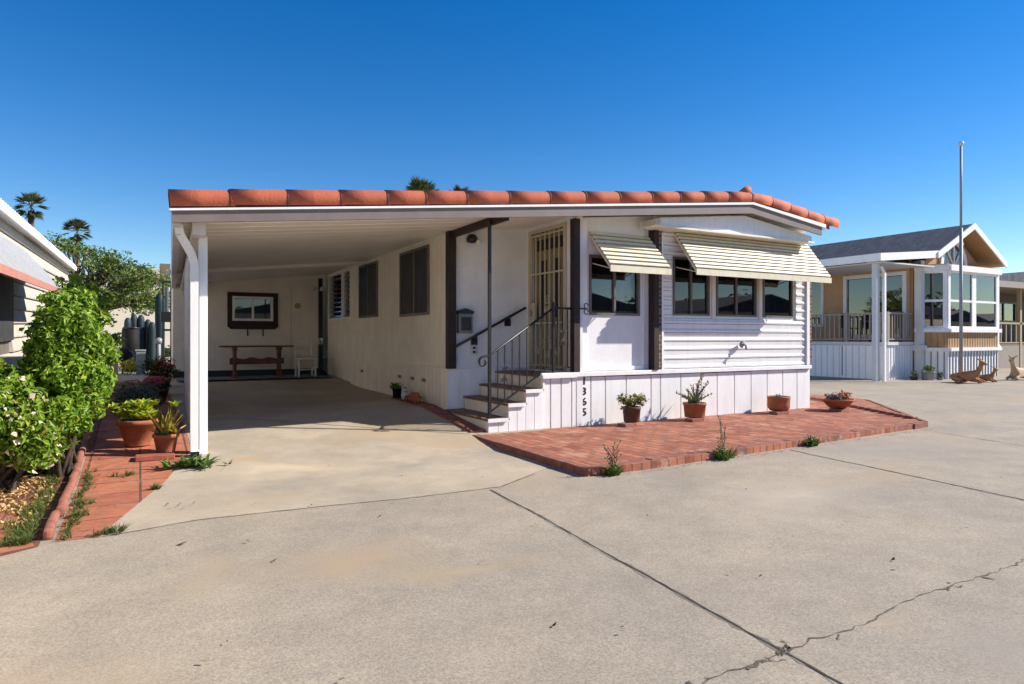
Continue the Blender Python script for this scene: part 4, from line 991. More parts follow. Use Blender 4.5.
# solar path light
x, y = G(76, 470, -.02); x = -.62; y = 7.6; z = gz(x, y)
t = thing('path_light', 'small solar path light on a black stake beside the red kerb', 'path light', (x, y, z))
b = MB(); b.tube([(x, y, z), (x, y, z+.24)], .013, 8); b.build('stake', M['black'], t)
b = MB(); b.lathe((x, y, z+.22), [(.03, 0), (.04, .03), (.07, .045), (.065, .06), (.02, .07)], 16); b.build('cap', M['steel'], t)
b = MB(); b.lathe((x, y, z+.15), [(.03, 0), (.035, .07)], 12); b.build('lens', M['glass'], t)
b = MB(); b.ball((-1.03, 7.35, gz(-1, 7.4)+.06), .13, .10, .09, 3, .5); o = b.build('garden_rock', M['rock']); tag(o, 'dark red rock in the bed under the flowering bush', 'rock')
b = MB(); b.ball((-.85, 7.7, gz(-1, 7.4)+.03), .09, .08, .06, 3, .5); o = b.build('garden_rock', M['rock']); tag(o, 'smaller rock just right of the dark red rock in the bed', 'rock')

# ------------------------------------------------------------------ bushes, tree, palms
def bush(name, label, blobs, n, size, lm, seed, stems, extra=None, cat='bush'):
    x, y = blobs[0][0], blobs[0][1]; z = gz(x, y)
    t = thing(name, label, cat, (x, y, z)); rnd = random.Random(seed)
    b = MB()
    for i in range(stems):
        bl = rnd.choice(blobs); e = (bl[0] + rnd.gauss(0, .3)*bl[3], bl[1] + rnd.gauss(0, .3)*bl[4], bl[2] + rnd.uniform(0, .5)*bl[5])
        b.tube([(x + rnd.gauss(0, .06), y + rnd.gauss(0, .1), z-.02), (x*.5+e[0]*.5, y*.5+e[1]*.5, z+(e[2]-z)*.55), e], [.022, .016, .008], 6)
    b.build('stem', M['bark'], t)
    leaf_mesh('leaves', blobs, n, size, lm, t, seed, .48, .35, .42)
    if extra: leaf_mesh('blossoms', blobs, extra, .05, LM['blossom'], t, seed+1, .8, .4, .06)
    return t
bush('flowering_bush', 'bright green bush with cream blossoms in the left foreground bed',
     [(-1.02, 6.9, .58, .36, .50, .42), (-.80, 6.7, .42, .24, .35, .25), (-.82, 7.3, .62, .28, .4, .36), (-1.2, 6.5, .58, .3, .4, .38), (-.66, 7.2, .55, .18, .3, .22), (-1.2, 6.2, .85, .2, .3, .2), (-1.3, 7.0, .9, .3, .4, .22), (-.72, 6.7, .30, .18, .3, .18), (-.62, 7.1, .34, .13, .25, .2)], 17000, .066, LM['lime'], 3, 16, 700)
bush('tall_bush', 'tall dense green bush between the neighbouring wall and the red path',
     [(PY(px, py, Y_-.4)[0], Y_-.4, PY(px, py, Y_-.4)[1], r_, r_*1.1, r_*.9) for px, py, Y_, r_ in ((62,304,7.6,.14), (82,300,7.7,.12), (50,318,7.5,.13), (97,318,7.8,.11), (74,326,7.4,.19), (95,345,7.6,.16), (56,342,7.4,.19), (108,356,7.8,.11), (82,362,7.6,.20), (100,376,7.8,.13), (62,372,7.4,.21), (42,348,7.4,.14), (72,288,7.8,.08), (46,298,7.6,.07), (88,394,7.8,.15), (115,340,8.1,.08), (60,281,7.8,.055), (92,287,8.0,.06), (76,279,7.9,.05), (104,304,8,.06), (112,322,8,.05), (36,364,7.4,.13), (34,330,7.5,.08), (70,346,7.5,.2), (84,402,7.4,.17), (66,412,7.2,.17), (94,410,7.9,.10), (76,424,7.3,.12), (56,420,7.1,.14), (88,384,7.5,.2))], 17500, .062, LM['bush'], 5, 16)
def tree(name, label, x, y, z, h, blobs, n, size, lm, seed):
    t = thing(name, label, 'tree', (x, y, z)); rnd = random.Random(seed)
    b = MB(); b.tube([(x, y, z-.1), (x+.08, y, z+h*.2), (x-.05, y+.1, z+h*.42), (x+.02, y, z+h*.6)], [h*.04, h*.03, h*.025, h*.018], 10)
    for bl in blobs:
        e = Vector(bl[:3]); s = Vector((x, y, z+h*.38)); m_ = s.lerp(e, .5) + Vector((0, 0, .15)); b.tube([s, m_, e], [h*.018, h*.011, h*.005], 6)
        for k_ in range(4):
            f = e + Vector((rnd.gauss(0, .5)*bl[3], rnd.gauss(0, .5)*bl[4], rnd.uniform(-.2, .7)*bl[5])); b.tube([m_, f], [h*.006, h*.002], 5)
    b.build('trunk', M['bark'], t); leaf_mesh('crown', blobs, n, size, lm, t, seed, .5, .3, .55)
bl = []; rnd = random.Random(77)
for i in range(60):
    f = rnd.random(); px = 50 + 116*f; top = 232 + 42*f**1.3; py = rnd.uniform(top + 6, 318 - 10*f + 8*math.sin(i))
    Y = rnd.uniform(22.5, 27); X, Z = PY(px, py, Y); r = rnd.uniform(.28, .60); bl.append((X, Y, Z, r*1.25, r*1.25, r*.55))
tree('broadleaf_tree', 'spreading airy green tree behind the tall bush with cream wall showing through', -1.6, 24.5, .33, 4.2, bl, 9500, .12, LM['tree'], 13)
def palm(name, label, px, py, Y, rad, seed, lean=0):
    X, Z = PY(px, py, Y); t = thing(name, label, 'palm tree', (X, Y, .3)); rnd = random.Random(seed)
    b = MB(); b.tube([(X+lean, Y, .2), (X+lean*.5, Y, Z*.5), (X, Y, Z-rad*.2)], [.28, .2, .17], 10); b.build('trunk', M['palmbark'], t)
    V = []; F = []
    for i in range(46):
        a = rnd.uniform(0, 6.283); el = rnd.uniform(-.9, 1.3); L_ = rad*rnd.uniform(.75, 1.05)
        d = Vector((math.cos(a)*math.cos(el), math.sin(a)*math.cos(el), math.sin(el))); p = Vector((X, Y, Z)) + d*L_*.45; side = d.cross(Vector((0, 0, 1))).normalized(); upv = side.cross(d)
        for k_ in range(15):   # fan of leaflets
            an = (k_-7)/7*1.15; dd = (d*math.cos(an) + side*math.sin(an)*.9 + upv*rnd.gauss(0, .08)).normalized(); l = L_*.55*(1-.25*abs(an))
            w = side.cross(dd).cross(dd).normalized()*.045*rad*.6; q = len(V); e = p + dd*l + Vector((0, 0, -.12*l))
            V += [p, p + dd*l*.5 + w, e, p + dd*l*.5 - w]; F.append((q, q+1, q+2, q+3))
        q = len(V); s_ = Vector((X, Y, Z)); V += [s_ + side*.02, p + side*.02, p - side*.02, s_ - side*.02]; F.append((q, q+1, q+2, q+3))
    me = bpy.data.meshes.new('crown'); me.from_pydata([tuple(v) for v in V], [], F); me.materials.append(LM['palm']); o = bpy.data.objects.new('crown', me); col.objects.link(o); o.parent = t; o.matrix_parent_inverse = world(t).inverted()
palm('palm_tree', 'fan palm crown showing above the left neighbour roof edge', 31, 207, 52, 1.2, 1)
palm('palm_tree', 'dark fan palm crown rising behind the broadleaf tree', 77, 231, 58, 1.2, 2)
palm('palm_tree', 'fan palm crown showing just above the terracotta tile roof edge', 421, 199, 60, 2.7, 3)
palm('palm_tree', 'small tip of a fan palm right of the one above the tiles', 460, 200, 64, 1.9, 4)

# ------------------------------------------------------------------ left neighbour building
lh = thing('clapboard_house', 'white clapboard neighbouring home at the left edge with pink edged awning', 'house', (-1.6, 10, 0))
b = MB(); LX = -1.60; z = .95; i = 0
b.box(-6, LX-.03, -1.0, 20.3, -.1, 3.0); b.build('lap_shade_backing', M['greyframe'], lh); b = MB()  # wall core, coloured dark so the lap slots show painted shade lines
while z < 2.95:
    zt = min(z+.205, 2.97)
    if z > 2.15 or z < 1.1: seg = [(-.9, 20.25)]
    else: seg = [(-.9, 10.3), (11.76, 20.25)]
    for a, c in seg: b.prism([(LX-.03, z), (LX+.018, z), (LX+.022, z+.02), (LX-.004, zt-.022), (LX-.03, zt-.016)], 'y', a, c)
    z += .205
b.build('wall', mat('aged_cream_clapboard', (.56, .52, .45), .7, .15, 3, streak=.2), lh)
b = MB(); b.box(LX-.03, LX+.0, -.9, 20.2, -.05, .93); b.box(LX, LX+.04, -.9, 20.25, .90, .95)
b.build('skirting', M['white'], lh)
window(10.35, 11.72, 1.30, 2.22, LX, 'x', M['brown'], 2, -.0, .03, .05, 'glassdark', 'window', lh)
for o in [c for c in bpy.data.objects if c.parent and c.parent.name.startswith('window') and c.parent.parent == lh]: o.location.x += .0
b = MB(); b.box(LX+.028, LX+.034, 10.38, 11.69, 1.33, 2.19); b.build('dark_screen', M['screen'], lh)  # dark sheet added over the pane to hide its grazing reflection
b = MB(); b.box(LX-.02, LX+.005, 10.9, 11.2, 2.1, 2.6) 
b.build('small_vent', M['greyframe'], lh)
b = MB(); b.box(-1.62, -1.46, -1, 20.35, 2.95, 2.965); b.prism([(-1.46, 2.91), (-1.43, 2.91), (-1.415, 3.01), (-1.46, 3.01)], 'y', -1, 20.4); b.build('gutter', M['white'], lh)
b = MB(); b.prism([(-1.47, 3.01), (-3.9, 3.42), (-6.4, 3.01), (-6.4, 2.968), (-1.47, 2.968)], 'y', -1, 20.35); b.build('roof', M['greywhite'], lh)
b = MB(); y = 5.0
while y < 20.3: b.tube([(-1.43, y, 3.012), (-1.9, y, 3.09)], .030, 8); y += .17
b.build('roof_corrugation', M['white'], lh)
b = MB(); n = 30; AY0, AY1 = 3.5, 12.8
def aw_pt(f): return (LX + .02 + f*.55, 2.70 - f*.65)
for i in range(14):
    a, c = aw_pt(i/14), aw_pt((i+1.0)/14)
    b.prism([(a[0], a[1]+.02), (c[0], c[1]), (c[0], c[1]-.012), (a[0], a[1]+.008)], 'y', AY0, AY1)
aw = b.build('awning', mat('weathered_awning_slats', (.36, .36, .36), .6, .2, 6), lh)
b = MB(); b.box(LX+.56, LX+.58, AY0, AY1, 2.00, 2.08); b.build('awning_trim', M['pinktrim'], aw)
def lean(o):      # the lot falls gently towards the street, and that home with it
    for c in kids(o):
        if c.type == 'MESH':
            for v in c.data.vertices:
                if v.co.z > .5: v.co.z += (v.co.y - 19.5)*.020
        lean(c)
lean(lh)

# ------------------------------------------------------------------ things beyond the red path
fw = thing('plaster_building', 'long cream plaster building far behind the cactus and tree', 'building', (0, 40, .3))
b = MB(); b.box(-12, PY(168, 300, 40)[0]+.2, 40, 44, .3, PY(168, 282, 40)[1]); b.build('wall', M['farwall'], fw)
b = MB(); b.box(-12.1, PY(168, 300, 40)[0]+.3, 39.9, 44.1, PY(168, 282, 40)[1], PY(168, 282, 40)[1]+.2); b.build('roof_edge', M['tandark'], fw)
b = MB(); XA, ZA = PY(146, 268, 42); XB, _ = PY(168.5, 268, 42)
b = MB(); b.box(XA, XB, 42, 46, .3, ZA); b.build('upper_storey', M['farwall'], fw)
for q in (0.25, .65): b = MB(); xx = XA + (XB-XA)*q; b.box(xx, xx+.35, 41.95, 42, ZA-1.5, ZA-.6); b.build('window', M['dark'], fw)
b = MB(); X0, Z0 = PY(160, 272, 40); b.box(X0, X0+.5, 40.2, 40.8, 4.2, 5.2); b.build('chimney', M['tandark'], fw)
hd = thing('clipped_hedge', 'low clipped hedge in front of the far cream building', 'hedge', (0, 34, .3))
zt = PY(130, 346, 34)[1]
leaf_mesh('leaves', [(-8 + i*.7, 34, .45, .6, .5, zt-.42) for i in range(14)], 9000, .12, LM['green'], hd, 17)
b = MB(); b.box(-8.3, 1.4, 33.7, 34.3, .3, zt-.1); b.build('core', M['soil'], hd)
# columnar cactus cluster
cc = thing('columnar_cactus', 'cluster of tall blue green columnar cactus stems behind the concrete pillar', 'cactus', (-.1, 20.5, .33))
rnd = random.Random(6)
for px, top in ((128, 318), (134, 314), (141, 315), (148, 319), (145, 328), (125, 326), (152, 322), (137, 332)):
    X, Z = PY(px, top, 20.5 + rnd.gauss(0, .15)); Yc = 20.5 + rnd.gauss(0, .15); b = MB(); r = .088
    prof = [(r*.9, 0), (r, .3)] + [(r*(1+.04*math.sin(k_)), .3 + (Z-.33-.45)*k_/6) for k_ in range(1, 7)] + [(r*.85, Z-.33-.07), (r*.5, Z-.33-.015), (.02, Z-.33)]
    b.lathe((X, Yc, .33), prof, 14); b.build('stem', M['cactus'], cc)
bn = thing('black_barrel', 'tall black cylinder planter standing in front of the cactus cluster', 'planter', (-.1, 19.7, .33))
X0, Zt = PY(131, 328, 19.7); b = MB(); b.lathe((X0+.02, 19.7, .33), [(.16, 0), (.12, .1), (.10, .3), (.17, .36), (.175, Zt-.33), (.15, Zt-.32)], 18); b.build('body', M['black'], bn); b = MB(); b.lathe((X0+.02, 19.7, Zt-.02), [(.185, 0), (.19, .03), (.17, .04)], 18); b.build('rim', M['iron'], bn)
X0, Zt = PY(122, 352, 19); b = MB(); b.ball((X0+.05, 19.0, .75), .22, .2, .2, 2, .3); o = b.build('dark_boulder', M['black']); tag(o, 'dark rounded shape beside the foot of the black cylinder planter', 'boulder')
gp = thing('concrete_pillar', 'short grey concrete block pillar at the end of the red path', 'pillar', (0, 18.2, .33))
X0, Zt = PY(136, 351, 18.2); X1, _ = PY(145.5, 351, 18.2); b = MB(); b.box(X0, X1, 18.2, 18.5, .3, Zt); b.build('shaft', M['block'], gp, bevel=.01); b = MB(); b.box(X0-.015, X1+.015, 18.185, 18.515, Zt, Zt+.03); b.build('cap', M['block'], gp)
wf = thing('board_fence', 'low pale board fence panel behind the tall bush', 'fence', (-.6, 18.4, .33))
X0, Zt = PY(98, 342, 18.4); X1, _ = PY(121, 342, 18.4); b = MB(); x = X0
while x < X1 - .05: b.box(x, x+.13, 18.4, 18.43, .3, Zt); x += .14
b.build('boards', mat('pale_fence_boards', (.42, .33, .25), .8, .2, 6), wf); b = MB(); b.box(X0, X1, 18.37, 18.45, Zt, Zt+.04); b.build('top_rail', M['tandark'], wf)
X0, Z0 = PY(128, 368, 18); t = thing('yellow_flowers', 'clump of yellow flowers between the board fence and the concrete pillar', 'flowers', (X0, 18, .33))
leaf_mesh('leaves', [(X0, 18, .50, .2, .15, .15)], 200, .07, LM['green'], t, 18); leaf_mesh('flowers', [(X0, 17.95, .56, .2, .15, .13)], 260, .06, LM['yellow'], t, 19, .8)
X0, _ = PY(160, 300, 21.5); t = thing('cactus_column', 'single thick grey green cactus column left of the dark lantern', 'cactus', (X0, 21.5, .33))
Zt = PY(160, 293, 21.5)[1]; b = MB(); b.lathe((X0, 21.5, .33), [(.10, 0), (.12, .5), (.13, 1.6), (.13, Zt-.6), (.09, Zt-.4), (.03, Zt-.33)], 16); b.build('stem', M['cactus'], t)
# hanging feeder/lantern close to the carport end
x0, zt = PY(163, 283, 18.5); x1, zb2 = PY(171, 345, 18.5)
t = thing('tall_lantern', 'dark framed tall garden lantern hung by the carport end', 'lantern', ((x0+x1)/2, 18.5, .33))
b = MB()
for (xx, yy) in ((x0, 18.4), (x1, 18.4), (x0, 18.62), (x1, 18.62)): b.box(xx-.015, xx+.015, yy-.015, yy+.015, .33, zt)
b.box(x0-.03, x1+.03, 18.37, 18.65, zt, zt+.05); zz = PY(167, 312, 18.5)[1]; b.box(x0-.05, x1+.05, 18.36, 18.66, zz-.25, zz); b.box(x0-.02, x1+.02, 18.38, 18.64, PY(167, 331, 18.5)[1], PY(167, 331, 18.5)[1]+.05)
b.build('frame', M['iron'], t); b = MB(); b.box(x0+.05, x1-.05, 18.46, 18.56, zz, zt-.1); b.build('lamp_body', M['grey'], t)
X0, Z0 = PY(159, 341, 19); b = MB(); b.ball((X0, 19, Z0), .09); b.tube([(X0, 19, .3), (X0, 19, Z0)], .04, 8); o = b.build('gazing_ball', M['steel']); tag(o, 'small pale globe on a stake in front of the hedge', 'garden globe')

# ------------------------------------------------------------------ right neighbour
nb = thing('neighbour_house', 'tan and white neighbouring home with grey shingle gable, bay window and railed porch', 'house', (21, 11.9, ROAD))
NX, NY = 19.70, 11.9
b = MB(); b.box(NX, NX+.06, NY, 21, -.1, .97); b.box(NX+.06, 21.05, NY, NY+.06, -.1, .97); b.build('porch_skirting', M['white'], nb)
b = MB(); y = NY
while y < 21: b.box(NX-.012, NX, y, y+.03, -.1, .97); y += .22
x = NX+.05
while x < 21: b.box(x, x+.03, NY-.012, NY, -.1, .97); x += .14
b.build('skirting_batten', M['greywhite'], nb)
b = MB(); b.box(NX-.05, 21.1, NY-.05, 21, .98, 1.08); b.build('porch_floor', M['greywhite'], nb)
b = MB(); b.box(NX-.01, NX+.03, NY+1.45, NY+1.48, .0, .95); b.build('hatch_edge', M['grey'], nb)
# railing
b = MB(); zt = 1.98
b.box(NX-.02, NX+.05, NY-.02, 21, zt-.05, zt); b.box(NX+.05, 21.0, NY-.02, NY+.05, zt-.05, zt); b.box(NX, NX+.04, NY+.03, 21, 1.14, 1.18); b.box(NX+.05, 21, NY, NY+.04, 1.14, 1.18)
y = NY + .02
while y < 20: b.box(NX, NX+.03, y, y+.04, 1.18, zt-.05); y += .17
x = NX + .12
while x < 21: b.box(x, x+.035, NY, NY+.03, 1.18, zt-.05); x += .14
for (xx, yy) in ((NX, NY), (NX, NY+1.3), (NX, NY+2.9)): b.box(xx-.03, xx+.06, yy-.03, yy+.06, 1.08, zt+.02)
b.build('porch_railing', M['greige'], nb)
# porch back wall with big window
HX = 20.95
W3 = (12.02, 14.15, 1.2, 3.30)
b = MB(); wall_holes(b, 'x', HX, HX+.1, NY+.05, 22, 1.0, 3.65, [W3, (14.9, 15.9, 1.6, 3.3)]); b.build('porch_wall', M['tan'], nb)
window(*W3, HX, 'x', M['greywhite'], 2, .06, .05, .12, 'glassdark', 'sliding_window', nb); window(14.9, 15.9, 1.6, 3.3, HX, 'x', M['greywhite'], 1, .06, .05, .1, 'glassdark', 'window', nb)
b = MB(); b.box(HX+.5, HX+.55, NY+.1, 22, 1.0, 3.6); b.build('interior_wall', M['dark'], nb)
# bay front
BX0, BX1, BY = 21.75, 25.2, 11.25
b = MB(); b.box(21.05, BX1, NY, NY+.1, -.1, 3.6); b.box(BX1-.05, BX1, NY, 22, -.1, 3.6); b.build('front_wall', M['tan'], nb)
bay = [(21.15, NY), (21.75, BY), (BX1-.45, BY), (BX1, NY)]
def bayprism(mb, z0, z1, off=0.0, t=.06):
    for (a, c) in zip(bay, bay[1:]):
        a, c = Vector((*a, 0)), Vector((*c, 0)); d = (c-a); n_ = Vector((d.y, -d.x, 0)).normalized(); m_ = (a+c)/2 + n_*(off + t/2 - .03); mb.obox((m_.x, m_.y, (z0+z1)/2), d*(1.0 + (off)/d.length), n_*t, (0, 0, z1-z0))
b = MB(); bayprism(b, -.1, .80); b.build('bay_skirting', M['white'], nb)
b = MB()
for (a, c) in zip(bay, bay[1:]):
    a, c = Vector((*a, 0)), Vector((*c, 0)); n = max(2, int((c-a).length/.17)); d = (c-a).normalized(); n_ = Vector((d.y, -d.x, 0))
    for i in range(n): q = a.lerp(c, (i+.5)/n) + n_*.04; b.obox((q.x, q.y, .35), d*.025, n_*.02, (0, 0, .86))
b.build('bay_batten', M['grey'], nb)
for q in ((.80, .90), (1.38, 1.50), (3.28, 3.46)): b = MB(); bayprism(b, *q, .05, .12); b.build('bay_band', M['white'], nb)
b = MB(); bayprism(b, .90, 1.38); b.build('bay_panel', M['tan'], nb)
b = MB()
for (a, c) in zip(bay, bay[1:]):
    a, c = Vector((*a, 0)), Vector((*c, 0)); n = max(2, int((c-a).length/.15)); d = (c-a).normalized(); n_ = Vector((d.y, -d.x, 0))
    for i in range(n): q = a.lerp(c, (i+.5)/n) + n_*.033; b.obox((q.x, q.y, 1.14), d*.012, n_*.008, (0, 0, .47))
b.build('panel_groove', M['tandark'], nb)
segs = [(bay[0], bay[1], 1), (bay[1], bay[2], 2), (bay[2], bay[3], 1)]
for a, c, n in segs:
    A, C = Vector((*a, 0)), Vector((*c, 0))
    for i in range(n):
        p0, p1 = A.lerp(C, i/n), A.lerp(C, (i+1)/n); d = (p1-p0).normalized(); n_ = Vector((d.y, -d.x, 0)); L_ = (p1-p0).length
        f = MB()
        for q in (p0 + d*.06, p1 - d*.06): f.obox((q.x, q.y, 2.39), d*.12, n_*.08, (0, 0, 1.78))
        for z in (1.53, 2.36, 3.25): q = (p0+p1)/2; f.obox((q.x, q.y, z), d*(L_-.24), n_*.07, (0, 0, .07))
        w = f.build('bay_window', M['white'], nb)
        for z0, z1 in ((1.56, 2.33), (2.39, 3.22)):
            g = MB(); q = (p0+p1)/2; g.obox((q.x, q.y, (z0+z1)/2), d*(L_-.22), n_*.01, (0, 0, z1-z0)); g.build('pane', M['glassdark'], w)
b = MB(); b.box(21.6, BX1-.3, NY-.1, NY-.03, 1.45, 3.3); b.build('bay_interior', M['curtain'], nb)
b = MB(); b.prism([(21.3, 3.45), (BX1, 3.45), (23.35, 4.62)], 'y', NY-.05, NY+.05)
b.prism([(21.3, NY), (21.75, BY), (BX1-.45, BY), (BX1, NY)], 'z', 3.46, 3.5); b.build('gable_wall', M['tan'], nb)
# arched window
b = MB(); ax, az, ar = 23.22, 3.50, .80; pts = [(ax + ar*math.cos(R(a)), az + ar*1.15*math.sin(R(a))) for a in range(0, 181, 15)]
inn = [(ax + (ar-.16)*math.cos(R(a)), az + .04 + (ar-.16)*1.15*math.sin(R(a))) for a in range(0, 181, 15)]
for i in range(12): b.prism([pts[i], pts[i+1], inn[i+1], inn[i]], 'y', NY-.12, NY-.05)
b.box(ax-.03, ax+.03, NY-.115, NY-.06, az+.04, az+ar*1.1); b.bar((ax, NY-.09, az+.04), (ax+.36, NY-.09, az+.5), .04); b.bar((ax, NY-.09, az+.04), (ax-.36, NY-.09, az+.5), .04); b.box(ax-ar, ax+ar, NY-.12, NY-.05, az-.04, az+.04)
w = b.build('arched_window', M['white'], nb); b = MB(); b.prism(inn, 'y', NY-.075, NY-.065); b.build('pane', M['glass'], w); b = MB(); b.box(ax-.6, ax+.6, NY-.058, NY-.052, az+.05, az+.7); b.build('bright_backing', M['curtain'], w)  # pale panel added behind the glass so the arched pane looks brighter
# house columns at the porch corner
b = MB(); b.box(21.05, 21.25, NY-.25, NY-.05, -.1, 3.6); b.box(21.0, 21.3, NY-.3, NY, .8, .98); b.build('corner_column', M['greywhite'], nb)
b = MB(); b.box(BX1-.05, BX1+.15, NY-.45, NY-.25, .9, 3.5); b.lathe((BX1+.05, NY-.35, .8), [(.18, 0), (.2, .1), (.12, .2)], 4); b.build('corner_column', M['white'], nb)
b = MB(); b.box(18.78, 18.92, 11.65, 11.80, ROAD, 3.55); b.box(18.70, 19.0, 11.55, 11.9, 3.42, 3.56); b.build('carport_column', M['greywhite'], nb)
b = MB(); b.bar((18.98, 11.66, 3.3), (19.06, 11.6, 3.1), .08); b.bar((19.06, 11.6, 3.12), (19.06, 11.6, ROAD), .08); b.build('downspout', M['white'], nb)
# roof: shallow porch slope then gable
GY = 11.35; RYB = 26
A0, A1, A2, A3 = (18.55, 3.62), (21.50, 3.88), (23.52, 4.90), (25.55, 3.76)
b = MB(); th = .10
b.prism([A0, A1, A2, A3, (A3[0], A3[1]-th), (A2[0], A2[1]-th), (A1[0], A1[1]-th), (A0[0], A0[1]-th)], 'y', GY+.05, RYB); b.build('roof', M['shingle'], nb)
b = MB()
def rake(p, q, h, y0, y1): b.prism([p, q, (q[0], q[1]-h), (p[0], p[1]-h)], 'y', y0, y1)
rake((A0[0], A0[1]+.02), (A1[0], A1[1]+.02), .22, GY, GY+.05); rake((A1[0]-.1, A1[1]-.03), (A2[0], A2[1]+.02), .2, GY-.04, GY); rake((A2[0], A2[1]+.02), (A3[0]+.03, A3[1]), .2, GY-.04, GY)
b.box(A0[0]-.06, A0[0], GY, RYB, A0[1]-.20, A0[1]+.02)
b.build('fascia', M['white'], nb)
b = MB(); rake((A2[0], A2[1]-.12), (A3[0]-.02, A3[1]-.12), .03, GY, 12.6); rake((A1[0], A1[1]-.12), (A2[0], A2[1]-.12), .03, GY, 12.6); b.build('gable_soffit', M['tan'], nb)
b = MB(); b.box(18.7, 21.5, GY+.06, 21, 3.38, 3.42); b.build('porch_ceiling', M['greywhite'], nb)
# porch furniture
pt = thing('porch_table', 'dark patio table on the neighbouring porch behind the railing', 'table', (20.35, 12.7, 1.08))
b = MB(); b.box(20.1, 20.7, 12.4, 13.1, 1.72, 1.76); b.build('tabletop', M['iron'], pt)
for xx in (20.15, 20.65):
    for yy in (12.45, 13.05): b = MB(); b.box(xx-.02, xx+.02, yy-.02, yy+.02, 1.08, 1.72); b.build('leg', M['iron'], pt)
for (yy, lb) in ((12.15, 'black patio chair at the near end of the neighbouring porch table'), (13.5, 'black patio chair at the far end of the neighbouring porch table')):
    c = thing('porch_chair', lb, 'chair', (20.35, yy, 1.08), 0, 'chairs on the neighbouring porch'); sgn = -1 if yy < 12.7 else 1
    b = MB(); b.box(20.15, 20.6, yy-.2, yy+.2, 1.50, 1.54); b.build('seat', M['iron'], c)
    b = MB(); b.box(20.15, 20.6, yy+sgn*.19, yy+sgn*.22, 1.54, 2.02); b.build('backrest', M['iron'], c)
    for xx in (20.18, 20.57):
        for y2_ in (yy-.17, yy+.17): b = MB(); b.box(xx-.015, xx+.015, y2_-.015, y2_+.015, 1.08, 1.5); b.build('leg', M['iron'], c)
# pots at the neighbour's foot
for (px, py, r, h, m_, lf, lb) in ((914, 380, .10, .12, 'brownpot', 'lav', 'small brown pot of grey leaves at the foot of the neighbour column'), (928, 380, .17, .26, 'block', 'weed', 'square looking green grey planter below the bay window'), (940, 380, .08, .07, 'block', 'lav', 'tiny flat planter right of the grey planter under the bay')):
    x, y = G(px, py, ROAD); t = pot('planter', lb, 'planter', x, y, ROAD, rim(r, h, .9, .04, .01), M[m_]); leaf_mesh('leaves', [(x, y, ROAD+h+.08, r*1.1, r, .10)], 130, .08, LM[lf], t, int(px))
# flagpole
x, y = G(961, 382, ROAD); t = thing('flagpole', 'tall thin steel flagpole without flag in front of the neighbouring bay window', 'flagpole', (x, y, ROAD))
b = MB(); D = x*SN + y*CS; ztop = CH + (338-146)*D/CF; zm = CH + (338-228)*D/CF
b.tube([(x, y, ROAD), (x, y, zm)], .045, 12); b.build('lower_pole', M['steel'], t); b = MB(); b.tube([(x, y, zm), (x, y, ztop)], .032, 10); b.build('upper_pole', M['steel'], t)
b = MB(); b.ball((x, y, ztop+.07), .075); b.build('finial', M['greywhite'], t); b = MB(); b.lathe((x, y, ROAD), [(.12, 0), (.12, .03), (.06, .05)], 14); b.build('base', M['steel'], t)
b = MB(); b.box(x+.05, x+.12, y-.02, y+.02, zm-.5, zm-.42); b.build('cleat', M['steel'], t)

